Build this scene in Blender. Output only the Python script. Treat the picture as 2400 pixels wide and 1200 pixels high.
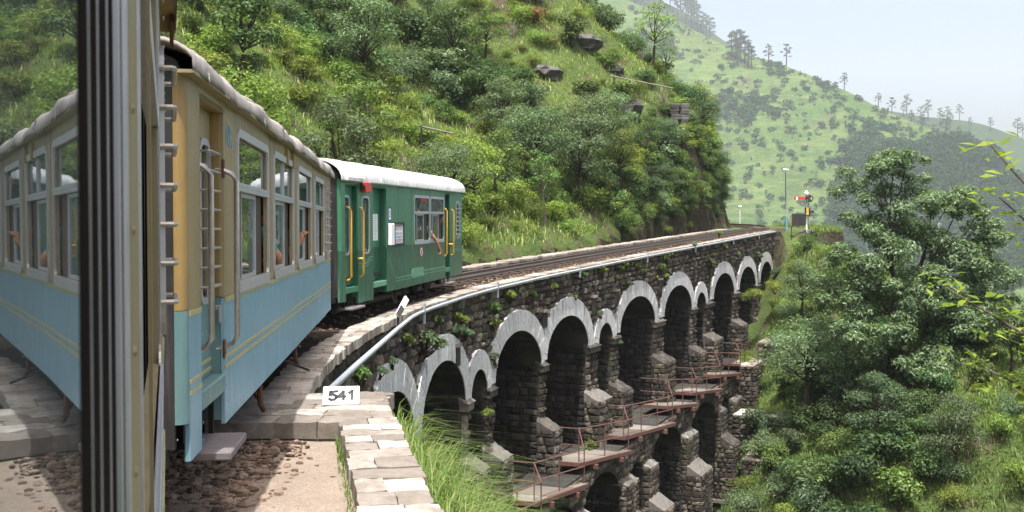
import bpy, math, random
import numpy as np
from mathutils import Vector, Matrix, noise as mnoise

for o in list(bpy.data.objects):
    bpy.data.objects.remove(o, do_unlink=True)
scene = bpy.context.scene
COL = scene.collection
rad = math.radians
rng = np.random.default_rng(541)
random.seed(541)

# ------------------------------------------------------------------ camera
CAMZ = 1.6
HAZE = 0.00018
cam_d = bpy.data.cameras.new('camera')
cam = bpy.data.objects.new('camera', cam_d)
COL.objects.link(cam)
cam.location = (0, 0, CAMZ)
PITCH = math.atan(60 / 2400)
cam.rotation_euler = (rad(90) - PITCH, 0, 0)
cam_d.lens = 36.0
cam_d.sensor_width = 36.0
cam_d.clip_start = 0.05
cam_d.clip_end = 6000
cam_d.dof.use_dof = True
cam_d.dof.focus_distance = 22.0
cam_d.dof.aperture_fstop = 26.0
scene.camera = cam

# ------------------------------------------------------------------ sky + sun
SUN_DIR = Vector((-0.02, -0.30, 0.954)).normalized()      # towards the sun
world = bpy.data.worlds.new('World')
scene.world = world
world.use_nodes = True
wn = world.node_tree.nodes
wl = world.node_tree.links
wn.clear()
w_out = wn.new('ShaderNodeOutputWorld')
w_bg = wn.new('ShaderNodeBackground')
sky = wn.new('ShaderNodeTexSky')
sky.sky_type = 'NISHITA'
sky.sun_disc = False
sky.sun_elevation = math.asin(SUN_DIR.z)
sky.sun_rotation = math.atan2(SUN_DIR.x, SUN_DIR.y)
sky.altitude = 300
sky.air_density = 1.0
sky.dust_density = 10.0
sky.ozone_density = 0.4
w_bg.inputs['Strength'].default_value = 0.15
wl.new(sky.outputs[0], w_bg.inputs['Color'])
wl.new(w_bg.outputs[0], w_out.inputs['Surface'])

sun_d = bpy.data.lights.new('sun', 'SUN')
sun_d.energy = 4.7
sun_d.angle = rad(0.6)
sun_d.color = (1.0, 0.99, 0.975)
sun = bpy.data.objects.new('sun', sun_d)
COL.objects.link(sun)
sun.location = (0, 0, 60)
sun.rotation_euler = SUN_DIR.to_track_quat('Z', 'Y').to_euler()

scene.view_settings.view_transform = 'Standard'
scene.view_settings.look = 'None'
scene.view_settings.gamma = 1.0
scene.view_settings.exposure = 1.05
scene.view_settings.use_curve_mapping = False
try:
    scene.cycles.volume_bounces = 1
    scene.cycles.max_bounces = 8
    scene.cycles.transparent_max_bounces = 16
    scene.cycles.volume_step_rate = 4.0
except Exception:
    pass

# ------------------------------------------------------------------ tagging
def tag(o, label=None, cat=None, group=None, kind=None):
    if label: o['label'] = label
    if cat: o['category'] = cat
    if group: o['group'] = group
    if kind: o['kind'] = kind
    return o

def empty(name, loc=(0, 0, 0), rot=(0, 0, 0), parent=None):
    o = bpy.data.objects.new(name, None)
    o.empty_display_size = 0.3
    COL.objects.link(o)
    o.location = loc
    o.rotation_euler = rot
    if parent: o.parent = parent
    return o

def link(name, me, mat=None, parent=None, loc=None, rot=None, scale=None):
    o = bpy.data.objects.new(name, me)
    COL.objects.link(o)
    if mat is not None and len(me.materials) == 0:
        me.materials.append(mat)
    if parent: o.parent = parent
    if loc is not None: o.location = loc
    if rot is not None: o.rotation_euler = rot
    if scale is not None: o.scale = scale
    return o

def copy_tree(o, parent=None):
    c = o.copy()
    COL.objects.link(c)
    c.parent = parent
    for ch in list(o.children):
        copy_tree(ch, c)
    return c

# ------------------------------------------------------------------ mesh builder
class MB:
    def __init__(s):
        s.v = []; s.f = []
    def quad(s, a, b, c, d):
        i = len(s.v); s.v += [tuple(a), tuple(b), tuple(c), tuple(d)]; s.f.append((i, i+1, i+2, i+3))
    def tri(s, a, b, c):
        i = len(s.v); s.v += [tuple(a), tuple(b), tuple(c)]; s.f.append((i, i+1, i+2))
    def box(s, x0, x1, y0, y1, z0, z1, bev=0.0):
        if bev > 0:
            return s.cbox(x0, x1, y0, y1, z0, z1, bev)
        i = len(s.v)
        s.v += [(x0,y0,z0),(x1,y0,z0),(x1,y1,z0),(x0,y1,z0),(x0,y0,z1),(x1,y0,z1),(x1,y1,z1),(x0,y1,z1)]
        s.f += [(i,i+3,i+2,i+1),(i+4,i+5,i+6,i+7),(i,i+1,i+5,i+4),(i+1,i+2,i+6,i+5),(i+2,i+3,i+7,i+6),(i+3,i,i+4,i+7)]
        return s
    def cbox(s, x0, x1, y0, y1, z0, z1, b):
        # box with chamfered edges
        b = min(b, (x1-x0)*.45, (y1-y0)*.45, (z1-z0)*.45)
        i = len(s.v)
        X = (x0, x1); Y = (y0, y1); Z = (z0, z1)
        idx = {}
        for a in (0,1):
            for c in (0,1):
                for e in (0,1):
                    sx = b if a == 0 else -b; sy = b if c == 0 else -b; sz = b if e == 0 else -b
                    idx[(a,c,e,'x')] = len(s.v); s.v.append((X[a], Y[c]+sy, Z[e]+sz))
                    idx[(a,c,e,'y')] = len(s.v); s.v.append((X[a]+sx, Y[c], Z[e]+sz))
                    idx[(a,c,e,'z')] = len(s.v); s.v.append((X[a]+sx, Y[c]+sy, Z[e]))
        g = lambda a,c,e,t: idx[(a,c,e,t)]
        s.f += [(g(0,0,0,'x'),g(0,0,1,'x'),g(0,1,1,'x'),g(0,1,0,'x')),(g(1,0,0,'x'),g(1,1,0,'x'),g(1,1,1,'x'),g(1,0,1,'x')),
                (g(0,0,0,'y'),g(1,0,0,'y'),g(1,0,1,'y'),g(0,0,1,'y')),(g(0,1,0,'y'),g(0,1,1,'y'),g(1,1,1,'y'),g(1,1,0,'y')),
                (g(0,0,0,'z'),g(0,1,0,'z'),g(1,1,0,'z'),g(1,0,0,'z')),(g(0,0,1,'z'),g(1,0,1,'z'),g(1,1,1,'z'),g(0,1,1,'z'))]
        for a in (0,1):
            for c in (0,1):
                s.f.append((g(a,c,0,'x'),g(a,c,0,'y'),g(a,c,1,'y'),g(a,c,1,'x')))
                s.f.append((g(a,0,c,'x'),g(a,0,c,'z'),g(a,1,c,'z'),g(a,1,c,'x')))
                s.f.append((g(0,a,c,'y'),g(0,a,c,'z'),g(1,a,c,'z'),g(1,a,c,'y')))
        for a in (0,1):
            for c in (0,1):
                for e in (0,1):
                    s.f.append((g(a,c,e,'x'),g(a,c,e,'y'),g(a,c,e,'z')))
        return s
    def hexa(s, p):
        # 8 points: bottom 4 (ccw), top 4
        i = len(s.v); s.v += [tuple(q) for q in p]
        s.f += [(i,i+3,i+2,i+1),(i+4,i+5,i+6,i+7),(i,i+1,i+5,i+4),(i+1,i+2,i+6,i+5),(i+2,i+3,i+7,i+6),(i+3,i,i+4,i+7)]
        return s
    def tube(s, pts, r, n=8, cap=True):
        pts = [Vector(p) for p in pts]
        if not hasattr(r, '__len__'): r = [r]*len(pts)
        base = len(s.v)
        up = Vector((0,0,1))
        for k, p in enumerate(pts):
            t = (pts[min(k+1, len(pts)-1)] - pts[max(k-1, 0)])
            if t.length < 1e-9: t = Vector((0,0,1))
            t.normalize()
            ref = up if abs(t.z) < 0.9 else Vector((1,0,0))
            a = t.cross(ref).normalized(); b = t.cross(a)
            for j in range(n):
                an = 2*math.pi*j/n
                s.v.append(tuple(p + (a*math.cos(an)+b*math.sin(an))*r[k]))
        for k in range(len(pts)-1):
            for j in range(n):
                j2 = (j+1) % n
                s.f.append((base+k*n+j, base+k*n+j2, base+(k+1)*n+j2, base+(k+1)*n+j))
        if cap:
            s.f.append(tuple(base+j for j in range(n)))
            e = base+(len(pts)-1)*n
            s.f.append(tuple(e+n-1-j for j in range(n)))
        return s
    def prism(s, poly, axis, a, b):
        # poly: list of 2-D points, extruded along axis from a to b
        n = len(poly); i = len(s.v)
        def mk(p, t):
            if axis == 'y': return (p[0], t, p[1])
            if axis == 'x': return (t, p[0], p[1])
            return (p[0], p[1], t)
        s.v += [mk(p, a) for p in poly] + [mk(p, b) for p in poly]
        s.f.append(tuple(range(i, i+n)))
        s.f.append(tuple(range(i+2*n-1, i+n-1, -1)))
        for k in range(n):
            k2 = (k+1) % n
            s.f.append((i+k, i+n+k, i+n+k2, i+k2))
        return s
    def ring(s, outer, inner, axis, a, b):
        n = len(outer); i = len(s.v)
        def mk(p, t):
            if axis == 'y': return (p[0], t, p[1])
            if axis == 'x': return (t, p[0], p[1])
            return (p[0], p[1], t)
        s.v += [mk(p,a) for p in outer]+[mk(p,a) for p in inner]+[mk(p,b) for p in outer]+[mk(p,b) for p in inner]
        for k in range(n):
            k2 = (k+1) % n
            s.f += [(i+k,i+k2,i+n+k2,i+n+k),(i+2*n+k,i+3*n+k,i+3*n+k2,i+2*n+k2),
                    (i+k,i+2*n+k,i+2*n+k2,i+k2),(i+n+k,i+n+k2,i+3*n+k2,i+3*n+k)]
        return s
    def blob(s, c, r, seed=0, n=6, m=4, jit=.25, flat=1.0):
        rr = random.Random(seed)
        base = len(s.v)
        r = r if hasattr(r, '__len__') else (r, r, r)
        s.v.append((c[0], c[1], c[2]-r[2]*flat))
        for k in range(1, m):
            ph = math.pi*k/m
            for j in range(n):
                th = 2*math.pi*(j+.5*(k%2))/n
                q = 1+rr.uniform(-jit, jit)
                s.v.append((c[0]+r[0]*math.sin(ph)*math.cos(th)*q, c[1]+r[1]*math.sin(ph)*math.sin(th)*q, c[2]-r[2]*math.cos(ph)*q))
        top = len(s.v); s.v.append((c[0], c[1], c[2]+r[2]*flat))
        for j in range(n):
            s.f.append((base, base+1+(j+1)%n, base+1+j))
            s.f.append((top, base+1+(m-2)*n+j, base+1+(m-2)*n+(j+1)%n))
        for k in range(m-2):
            for j in range(n):
                s.f.append((base+1+k*n+j, base+1+k*n+(j+1)%n, base+1+(k+1)*n+(j+1)%n, base+1+(k+1)*n+j))
        return s
    def mesh(s, name, smooth=False):
        me = bpy.data.meshes.new(name)
        me.from_pydata(s.v, [], s.f)
        if smooth:
            me.polygons.foreach_set('use_smooth', [True]*len(me.polygons))
        me.update()
        return me
    def build(s, name, mat, parent=None, smooth=False, loc=None, rot=None):
        return link(name, s.mesh(name, smooth), mat, parent, loc, rot)

def np_mesh(name, V, F, smooth=False):
    """V (n,3) array, F (m,k) array of k-gons"""
    me = bpy.data.meshes.new(name)
    V = np.asarray(V, dtype=np.float32); F = np.asarray(F, dtype=np.int32)
    m, k = F.shape
    me.vertices.add(len(V)); me.vertices.foreach_set('co', V.ravel())
    me.loops.add(m*k); me.loops.foreach_set('vertex_index', F.ravel())
    me.polygons.add(m); me.polygons.foreach_set('loop_start', np.arange(0, m*k, k, dtype=np.int32))
    try: me.polygons.foreach_set('loop_total', np.full(m, k, dtype=np.int32))
    except Exception: pass
    if smooth: me.polygons.foreach_set('use_smooth', np.ones(m, dtype=bool))
    me.update(calc_edges=True); me.validate()
    return me

def rrect(x0, x1, z0, z1, r, n=4):
    r = min(r, (x1-x0)*.49, (z1-z0)*.49)
    pts = []
    for (cx, cz, a0) in ((x1-r, z1-r, 0), (x0+r, z1-r, 90), (x0+r, z0+r, 180), (x1-r, z0+r, 270)):
        for k in range(n+1):
            a = rad(a0 + 90*k/n)
            pts.append((cx+r*math.cos(a), cz+r*math.sin(a)))
    return pts

# ------------------------------------------------------------------ materials
def srgb(r, g, b):
    f = lambda c: (c/255/12.92) if c/255 <= .04045 else ((c/255+.055)/1.055)**2.4
    return (f(r), f(g), f(b), 1)

class Mat:
    def __init__(s, name):
        s.m = bpy.data.materials.new(name); s.m.use_nodes = True
        s.n = s.m.node_tree.nodes; s.l = s.m.node_tree.links
        s.b = s.n['Principled BSDF']; s.out = s.n['Material Output']
    def node(s, t, **kw):
        nd = s.n.new(t)
        for k, v in kw.items():
            if hasattr(nd, k): setattr(nd, k, v)
        return nd
    def link(s, a, b): s.l.new(a, b)
    def coord(s, kind='Object', scale=(1,1,1)):
        tc = s.node('ShaderNodeTexCoord'); mp = s.node('ShaderNodeMapping')
        mp.inputs['Scale'].default_value = scale
        s.link(tc.outputs[kind], mp.inputs['Vector'])
        return mp.outputs[0]
    def world(s, scale=(1,1,1)):
        g = s.node('ShaderNodeNewGeometry'); mp = s.node('ShaderNodeMapping')
        mp.inputs['Scale'].default_value = scale
        s.link(g.outputs['Position'], mp.inputs['Vector'])
        return mp.outputs[0]
    def noise(s, vec, scale=5, detail=4, rough=.55):
        nd = s.node('ShaderNodeTexNoise'); nd.inputs['Scale'].default_value = scale
        nd.inputs['Detail'].default_value = detail; nd.inputs['Roughness'].default_value = rough
        s.link(vec, nd.inputs['Vector']); return nd.outputs['Fac']
    def ramp(s, fac, stops):
        nd = s.node('ShaderNodeValToRGB'); cr = nd.color_ramp
        while len(cr.elements) > 1: cr.elements.remove(cr.elements[-1])
        cr.elements[0].position = stops[0][0]; cr.elements[0].color = stops[0][1]
        for p, c in stops[1:]:
            e = cr.elements.new(p); e.color = c
        s.link(fac, nd.inputs[0]); return nd.outputs[0]
    def mix(s, fac, a, b, mode='MIX'):
        nd = s.node('ShaderNodeMix', data_type='RGBA', blend_type=mode)
        for sock, val in ((nd.inputs[0], fac), (nd.inputs[6], a), (nd.inputs[7], b)):
            if hasattr(val, 'links') or hasattr(val, 'is_linked'): s.link(val, sock)
            else: sock.default_value = val
        return nd.outputs[2]
    def math(s, op, a, b=0.5):
        nd = s.node('ShaderNodeMath', operation=op)
        for sock, val in ((nd.inputs[0], a), (nd.inputs[1], b)):
            if hasattr(val, 'is_linked'): s.link(val, sock)
            else: sock.default_value = val
        return nd.outputs[0]
    def bump(s, h, strength=.4, dist=.02):
        nd = s.node('ShaderNodeBump'); nd.inputs['Strength'].default_value = strength
        nd.inputs['Distance'].default_value = dist
        s.link(h, nd.inputs['Height']); s.link(nd.outputs[0], s.b.inputs['Normal'])
    def col(s, c):
        if hasattr(c, 'is_linked'): s.link(c, s.b.inputs['Base Color'])
        else: s.b.inputs['Base Color'].default_value = c
    def set(s, rough=None, metal=None, spec=None):
        if rough is not None: s.b.inputs['Roughness'].default_value = rough
        if metal is not None: s.b.inputs['Metallic'].default_value = metal
        if spec is not None: s.b.inputs['Specular IOR Level'].default_value = spec
    def rnd(s, island=True):
        if island:
            g = s.node('ShaderNodeNewGeometry'); a = g.outputs['Random Per Island']
        else:
            a = None
        oi = s.node('ShaderNodeObjectInfo')
        if a is None: return oi.outputs['Random']
        return s.math('FRACT', s.math('ADD', a, oi.outputs['Random']), 0)

def G(v, t=(1,1,1)): return (v*t[0], v*t[1], v*t[2], 1)

def stone_mat(name, dark, mid, light, lime=.25, moss=.15):
    m = Mat(name)
    r = m.rnd()
    w = m.world()
    n1 = m.noise(w, 9, 5, .65)
    n2 = m.noise(m.world((3,3,.45)), 1.6, 4, .6)
    base = m.ramp(m.math('ADD', m.math('MULTIPLY', r, .6), m.math('MULTIPLY', n1, .45)), [(.12, dark), (.5, mid), (.92, light)])
    streak = m.ramp(n2, [(.56, (0,0,0,1)), (.72, (1,1,1,1))])
    c = m.mix(m.math('MULTIPLY', streak, lime), base, G(.42, (1,.97,.9)))
    n3 = m.noise(m.world((2.2,2.2,.5)), .9, 5, .65)
    blk = m.ramp(n3, [(.45, (0,0,0,1)), (.62, (1,1,1,1))])
    c = m.mix(m.math('MULTIPLY', blk, .72), c, G(.028, (1.05,1,.9)))
    n4 = m.noise(w, .8, 5, .6)
    ms = m.ramp(n4, [(.56, (0,0,0,1)), (.7, (1,1,1,1))])
    c = m.mix(m.math('MULTIPLY', ms, moss), c, (.06,.085,.02,1))
    m.col(c); m.set(.92, spec=.2); m.bump(m.noise(w, 22, 4, .7), .6, .02)
    return m.m

M = {}
M['rubble'] = stone_mat('rubble_stone', G(.013,(1.2,1,.8)), G(.038,(1.28,1,.74)), G(.14,(1.2,1,.8)), .26, .4)
M['mortar'] = stone_mat('mortar', G(.012,(1.1,1,.9)), G(.025,(1.1,1,.9)), G(.05,(1.1,1,.88)), .12, .3)
M['gallery_dark'] = stone_mat('dark_gallery_stone', G(.007,(1.05,1,.95)), G(.016,(1.05,1,.92)), G(.05,(1.08,1,.9)), .08, .12)  # darkened stone for gallery back and jambs, so the openings come out near black
M['rubble_low'] = stone_mat('lower_stone', G(.05,(1.1,1,.9)), G(.11,(1.1,1,.87)), G(.22,(1.08,1,.9)), .3, .2)

def coping_mat(name, a, b, c_, dirt=.5):
    m = Mat(name); r = m.rnd(); w = m.world()
    n1 = m.noise(w, 14, 6, .7)
    base = m.ramp(m.math('ADD', m.math('MULTIPLY', r, .5), m.math('MULTIPLY', n1, .5)), [(.2,a),(.5,b),(.85,c_)])
    n2 = m.noise(w, 3.2, 6, .7)
    d = m.ramp(n2, [(.46,(0,0,0,1)),(.68,(1,1,1,1))])
    c = m.mix(m.math('MULTIPLY', d, dirt), base, G(.10,(1.2,1,.78)))
    m.col(c); m.set(.9, spec=.25); m.bump(m.noise(w, 40, 5, .7), .5, .01)
    return m.m
M['coping'] = coping_mat('coping_stone', G(.13,(1.16,1,.82)), G(.22,(1.16,1,.83)), G(.38,(1.08,1,.88)), .7)
M['slab'] = coping_mat('slab_stone', G(.10,(1.16,1,.84)), G(.17,(1.15,1,.85)), G(.33,(1.08,1,.9)), .8)
M['concrete'] = coping_mat('concrete', G(.07,(1.2,1,.84)), G(.12,(1.18,1,.84)), G(.2,(1.1,1,.88)), .6)

def whitewash():
    m = Mat('whitewash'); r = m.rnd(); w = m.world()
    n1 = m.noise(m.world((5,5,.5)), 1.7, 5, .6)
    st = m.ramp(n1, [(.55,(0,0,0,1)),(.68,(1,1,1,1))])
    n2 = m.noise(w, 12, 6, .75)
    pl = m.ramp(n2, [(.38,(1,1,1,1)),(.52,(0,0,0,1))])
    c = m.mix(m.math('MULTIPLY', r, .35), G(.52,(1,1,1)), G(.28,(1,.98,.94)))
    c = m.mix(m.math('MULTIPLY', pl, .6), c, G(.2,(1.05,1,.92)))
    c = m.mix(m.math('MULTIPLY', st, .8), c, G(.10,(1.05,1,.95)))
    m.col(c); m.set(.85, spec=.2); m.bump(n2, .5, .015)
    return m.m
M['white_ring'] = whitewash()

def paint(name, c0, c1, streak=.5, rough=.38, dirt=.25, sc=(9,9,.7), wash=.10):
    m = Mat(name); 
    n1 = m.noise(m.coord('Object', sc), 1.5, 5, .6)
    f = m.ramp(n1, [(.35,(0,0,0,1)),(.68,(1,1,1,1))])
    c = m.mix(m.math('MULTIPLY', f, streak), c0, c1)
    n2 = m.noise(m.coord('Object'), 2.6, 6, .7)
    d = m.ramp(n2, [(.55,(0,0,0,1)),(.78,(1,1,1,1))])
    c = m.mix(m.math('MULTIPLY', d, dirt), c, G(.12,(1.2,1,.7)))
    n3 = m.noise(m.coord('Object'), 30, 3, .6)
    ch = m.ramp(n3, [(.69,(0,0,0,1)),(.73,(1,1,1,1))])
    c = m.mix(m.math('MULTIPLY', ch, .5), c, G(.1,(1.4,.9,.6)))
    m.col(c); m.set(rough, spec=.5)
    rr = m.node('ShaderNodeMapRange'); m.link(n2, rr.inputs[0]); rr.inputs[3].default_value = rough-.1; rr.inputs[4].default_value = rough+.2
    m.link(rr.outputs[0], m.b.inputs['Roughness'])
    n5 = m.noise(m.coord('Object', (7,7,.35)), 2.3, 6, .7)
    lt = m.ramp(n5, [(.56,(0,0,0,1)),(.74,(1,1,1,1))])
    c = m.mix(m.math('MULTIPLY', lt, wash), c, G(.42,(1,1,.95)))
    m.col(c)
    m.bump(m.noise(m.coord('Object'), 2.2, 4, .55), .30, .03)
    return m.m
M['cream'] = paint('cream_paint', (.265,.212,.108,1), (.185,.145,.075,1), .8, .5, .4, wash=.05)
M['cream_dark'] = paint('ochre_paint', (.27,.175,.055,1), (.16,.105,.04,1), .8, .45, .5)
M['blue'] = paint('blue_paint', (.125,.25,.325,1), (.19,.325,.385,1), .9, .42, .28, wash=.36)
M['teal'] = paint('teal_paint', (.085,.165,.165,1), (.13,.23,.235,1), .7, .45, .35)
M['stripe'] = paint('stripe_paint', (.36,.33,.15,1), (.28,.27,.14,1), .5, .4, .2)
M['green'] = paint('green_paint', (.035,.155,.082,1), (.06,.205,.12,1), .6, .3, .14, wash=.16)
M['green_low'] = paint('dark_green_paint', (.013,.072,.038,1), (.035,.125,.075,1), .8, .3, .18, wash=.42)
M['green_line'] = paint('pale_green_paint', (.12,.30,.19,1), (.08,.24,.15,1), .6, .35, .1)
M['black'] = paint('black_paint', (.012,.011,.012,1), (.03,.028,.027,1), .6, .5, .2)
M['yellow'] = paint('yellow_paint', (.62,.36,.03,1), (.5,.28,.03,1), .5, .35, .2)
M['red'] = paint('red_paint', (.5,.03,.02,1), (.38,.03,.025,1), .5, .4, .1)
M['rail_red'] = paint('rusty_red_paint', (.11,.045,.034,1), (.075,.036,.028,1), .8, .7, .5)
M['white'] = paint('white_paint', G(.8), G(.68), .4, .5, .12)
M['numeral'] = paint('numeral_black', G(.02), G(.05), .4, .7, .05)
M['signal_post'] = paint('signal_white', G(.62), G(.5), .5, .5, .2)

def simple(name, c, rough=.6, metal=0, spec=.5, var=.15, sc=6, bump=0):
    m = Mat(name); n1 = m.noise(m.coord('Object'), sc, 5, .6)
    c2 = tuple(max(0, x*(1-var*2)) for x in c[:3])+(1,)
    m.col(m.mix(n1, c, c2)); m.set(rough, metal, spec)
    if bump: m.bump(m.noise(m.coord('Object'), sc*4, 4, .6), bump, .01)
    return m.m
M['alu'] = simple('aluminium', (.62,.63,.67,1), .42, .75, .5, .18, 14)
M['steel'] = simple('worn_steel', (.5,.47,.43,1), .36, .6, .5, .25, 20)
M['pipe'] = simple('grey_pipe_paint', (.30,.33,.35,1), .55, .0, .4, .12, 8)
M['wood'] = simple('brown_wood', (.075,.045,.03,1), .6, 0, .4, .3, 10)
M['plank'] = simple('grey_plank', (.2,.18,.18,1), .85, 0, .2, .28, 25, .5)
M['interior'] = simple('coach_interior', (.05,.045,.04,1), .8, 0, .2, .2)
M['under'] = simple('underframe', (.022,.019,.016,1), .8, .2, .3, .3)
M['channel'] = simple('window_channel', (.030,.024,.021,1), 1.0, 0, 0.0, .3)
M['rust'] = simple('rust', (.14,.07,.04,1), .8, .2, .3, .3, 20)
M['railtop'] = simple('rail_steel', (.16,.13,.11,1), .5, .4, .4, .25, 4)
M['sleeper'] = simple('sleeper', (.085,.06,.045,1), .9, 0, .2, .3, 10)
M['bark'] = simple('bark', (.06,.047,.037,1), .95, 0, .1, .35, 12, .6)
M['bark_pale'] = simple('pale_bark', (.2,.17,.14,1), .95, 0, .1, .35, 12, .6)
M['dead'] = simple('dry_twig', (.30,.26,.21,1), .95, 0, .1, .3, 12)
M['seat'] = simple('seat_vinyl', (.05,.06,.09,1), .6)
M['skin'] = simple('skin', (.33,.16,.09,1), .55, 0, .4, .1)
M['hair'] = simple('hair', (.012,.009,.008,1), .6)
M['shirt_white'] = simple('white_shirt', (.6,.62,.66,1), .85, 0, .2, .12)
M['shirt_teal'] = simple('teal_shirt', (.015,.24,.30,1), .85, 0, .2, .15)
M['shirt_blue'] = simple('blue_shirt', (.02,.08,.22,1), .85, 0, .2, .15)
M['shirt_check'] = simple('check_shirt', (.22,.10,.14,1), .85, 0, .2, .3, 40)
M['trousers'] = simple('trousers', (.03,.035,.05,1), .9)

def roof_mat(name, c0, c1):
    m = Mat(name); n1 = m.noise(m.coord('Object'), 3, 6, .65); n2 = m.noise(m.coord('Object', (6,1,1)), 2, 4, .6)
    f = m.ramp(m.math('MULTIPLY', m.math('ADD', n1, n2), .5), [(.4,(0,0,0,1)),(.62,(1,1,1,1))])
    m.col(m.mix(f, c0, c1)); m.set(.8, spec=.3); m.bump(m.noise(m.coord('Object'), 16, 5, .6), .3, .02); return m.m
M['roof_cream'] = roof_mat('roof_canvas', (.29,.265,.245,1), (.17,.15,.135,1))
M['roof_white'] = roof_mat('roof_white', G(.60), G(.36,(1,.97,.92)))

def glass_mat(name='window_glass', tint=(.82,.9,.88,1)):
    m = Mat(name); m.n.remove(m.b)
    fr = m.node('ShaderNodeFresnel'); fr.inputs['IOR'].default_value = 1.5
    sc = m.math('MULTIPLY', fr.outputs[0], 1.25)
    sc = m.math('MINIMUM', sc, .95)
    tr = m.node('ShaderNodeBsdfTransparent'); tr.inputs['Color'].default_value = tint
    gl = m.node('ShaderNodeBsdfGlossy'); gl.inputs['Roughness'].default_value = .009; gl.inputs['Color'].default_value = (.74,.78,.80,1)
    nz = m.noise(m.coord('Object'), 3, 2, .5)
    bp = m.node('ShaderNodeBump'); bp.inputs['Strength'].default_value = .02; bp.inputs['Distance'].default_value = .02
    m.link(nz, bp.inputs['Height']); m.link(bp.outputs[0], gl.inputs['Normal'])
    mx = m.node('ShaderNodeMixShader')
    m.link(sc, mx.inputs[0]); m.link(tr.outputs[0], mx.inputs[1]); m.link(gl.outputs[0], mx.inputs[2])
    # a thin film of dust
    df = m.node('ShaderNodeBsdfDiffuse'); df.inputs['Color'].default_value = G(.35,(1,1,.95))
    dn = m.ramp(m.noise(m.coord('Object'), 2.2, 5, .6), [(.35, G(.03)), (.75, G(.16))])
    m2 = m.node('ShaderNodeMixShader')
    m.link(dn, m2.inputs[0]); m.link(mx.outputs[0], m2.inputs[1]); m.link(df.outputs[0], m2.inputs[2])
    m.link(m2.outputs[0], m.out.inputs['Surface'])
    return m.m
M['glass'] = glass_mat()

def leaf_mat(name, c0, c1, c2, trans=.35, rough=.55, spec=.2):
    m = Mat(name)
    g = m.node('ShaderNodeNewGeometry'); oi = m.node('ShaderNodeObjectInfo')
    base = m.ramp(g.outputs['Random Per Island'], [(0,c0),(.55,c1),(1,c2)])
    hs = m.node('ShaderNodeHueSaturation')
    hv = m.node('ShaderNodeMapRange'); m.link(oi.outputs['Random'], hv.inputs[0]); hv.inputs[3].default_value = .477; hv.inputs[4].default_value = .525
    vv = m.node('ShaderNodeMapRange'); m.link(m.math('FRACT', m.math('MULTIPLY', oi.outputs['Random'], 7.31), 0), vv.inputs[0]); vv.inputs[3].default_value = .65; vv.inputs[4].default_value = 1.35
    m.link(hv.outputs[0], hs.inputs['Hue']); m.link(vv.outputs[0], hs.inputs['Value']); m.link(base, hs.inputs['Color'])
    m.link(hs.outputs[0], m.b.inputs['Base Color']); m.set(rough, spec=spec)
    tl = m.node('ShaderNodeBsdfTranslucent')
    tc = m.mix(1.0, hs.outputs[0], (1.25,1.35,.55,1), 'MULTIPLY'); m.link(tc, tl.inputs['Color'])
    mx = m.node('ShaderNodeMixShader'); mx.inputs[0].default_value = trans
    m.link(m.b.outputs[0], mx.inputs[1]); m.link(tl.outputs[0], mx.inputs[2])
    m.link(mx.outputs[0], m.out.inputs['Surface'])
    return m.m
M['leaf_dark'] = leaf_mat('leaf_dark', (.02,.048,.016,1), (.05,.095,.03,1), (.115,.165,.06,1))
M['leaf_mid'] = leaf_mat('leaf_mid', (.035,.07,.018,1), (.085,.14,.034,1), (.165,.22,.065,1))
M['leaf_grey'] = leaf_mat('leaf_grey_green', (.035,.07,.03,1), (.085,.135,.062,1), (.19,.24,.14,1))
M['leaf_bright'] = leaf_mat('leaf_bright', (.07,.11,.02,1), (.135,.19,.036,1), (.23,.28,.075,1), .4)
M['leaf_lime'] = leaf_mat('leaf_lime', (.09,.17,.02,1), (.16,.26,.03,1), (.25,.34,.06,1), .45)
M['leaf_red'] = leaf_mat('leaf_red', (.14,.05,.03,1), (.2,.08,.04,1), (.16,.10,.04,1))
M['leaf_far'] = leaf_mat('leaf_far', (.009,.032,.016,1), (.016,.05,.022,1), (.034,.082,.03,1), .2, .8, .0)
M['pine'] = leaf_mat('pine_needles', (.03,.05,.025,1), (.045,.07,.03,1), (.07,.09,.04,1), .2)
M['grass'] = leaf_mat('grass_blade', (.07,.12,.025,1), (.12,.18,.04,1), (.24,.25,.10,1), .35)
M['spurge'] = leaf_mat('spurge_stem', (.05,.08,.04,1), (.08,.11,.06,1), (.14,.15,.10,1), .05)

def ground_mat(name, grass1, grass2, soil, rockf=.62, sc=.35, steep=False):
    m = Mat(name); w = m.world()
    n1 = m.noise(w, sc, 6, .65); n2 = m.noise(w, sc*9, 5, .7)
    g = m.mix(m.ramp(n1, [(.35,(0,0,0,1)),(.65,(1,1,1,1))]), grass1, grass2)
    g = m.mix(m.math('MULTIPLY', n2, .6), g, tuple(c*.5 for c in grass1[:3])+(1,))
    n3 = m.noise(w, sc*2.3, 6, .7)
    r = m.ramp(n3, [(rockf,(0,0,0,1)),(rockf+.08,(1,1,1,1))])
    c = m.mix(r, g, soil)
    if steep:
        gn = m.node('ShaderNodeNewGeometry'); sp = m.node('ShaderNodeSeparateXYZ'); m.link(gn.outputs['True Normal'], sp.inputs[0])
        st = m.ramp(m.math('ADD', sp.outputs[2], m.math('MULTIPLY', m.math('SUBTRACT', n3, .5), .5)), [(.42,(1,1,1,1)),(.56,(0,0,0,1))])
        rk = m.ramp(m.noise(m.world((1,1,.5)), 1.3, 6, .75), [(.35,(.016,.014,.01,1)),(.55,(.04,.035,.02,1)),(.68,(.05,.06,.02,1)),(.85,(.10,.08,.055,1))])
        c = m.mix(st, c, rk)
    m.col(c); m.set(.95, spec=.1); m.bump(n2, .9, .25)
    return m.m
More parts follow.
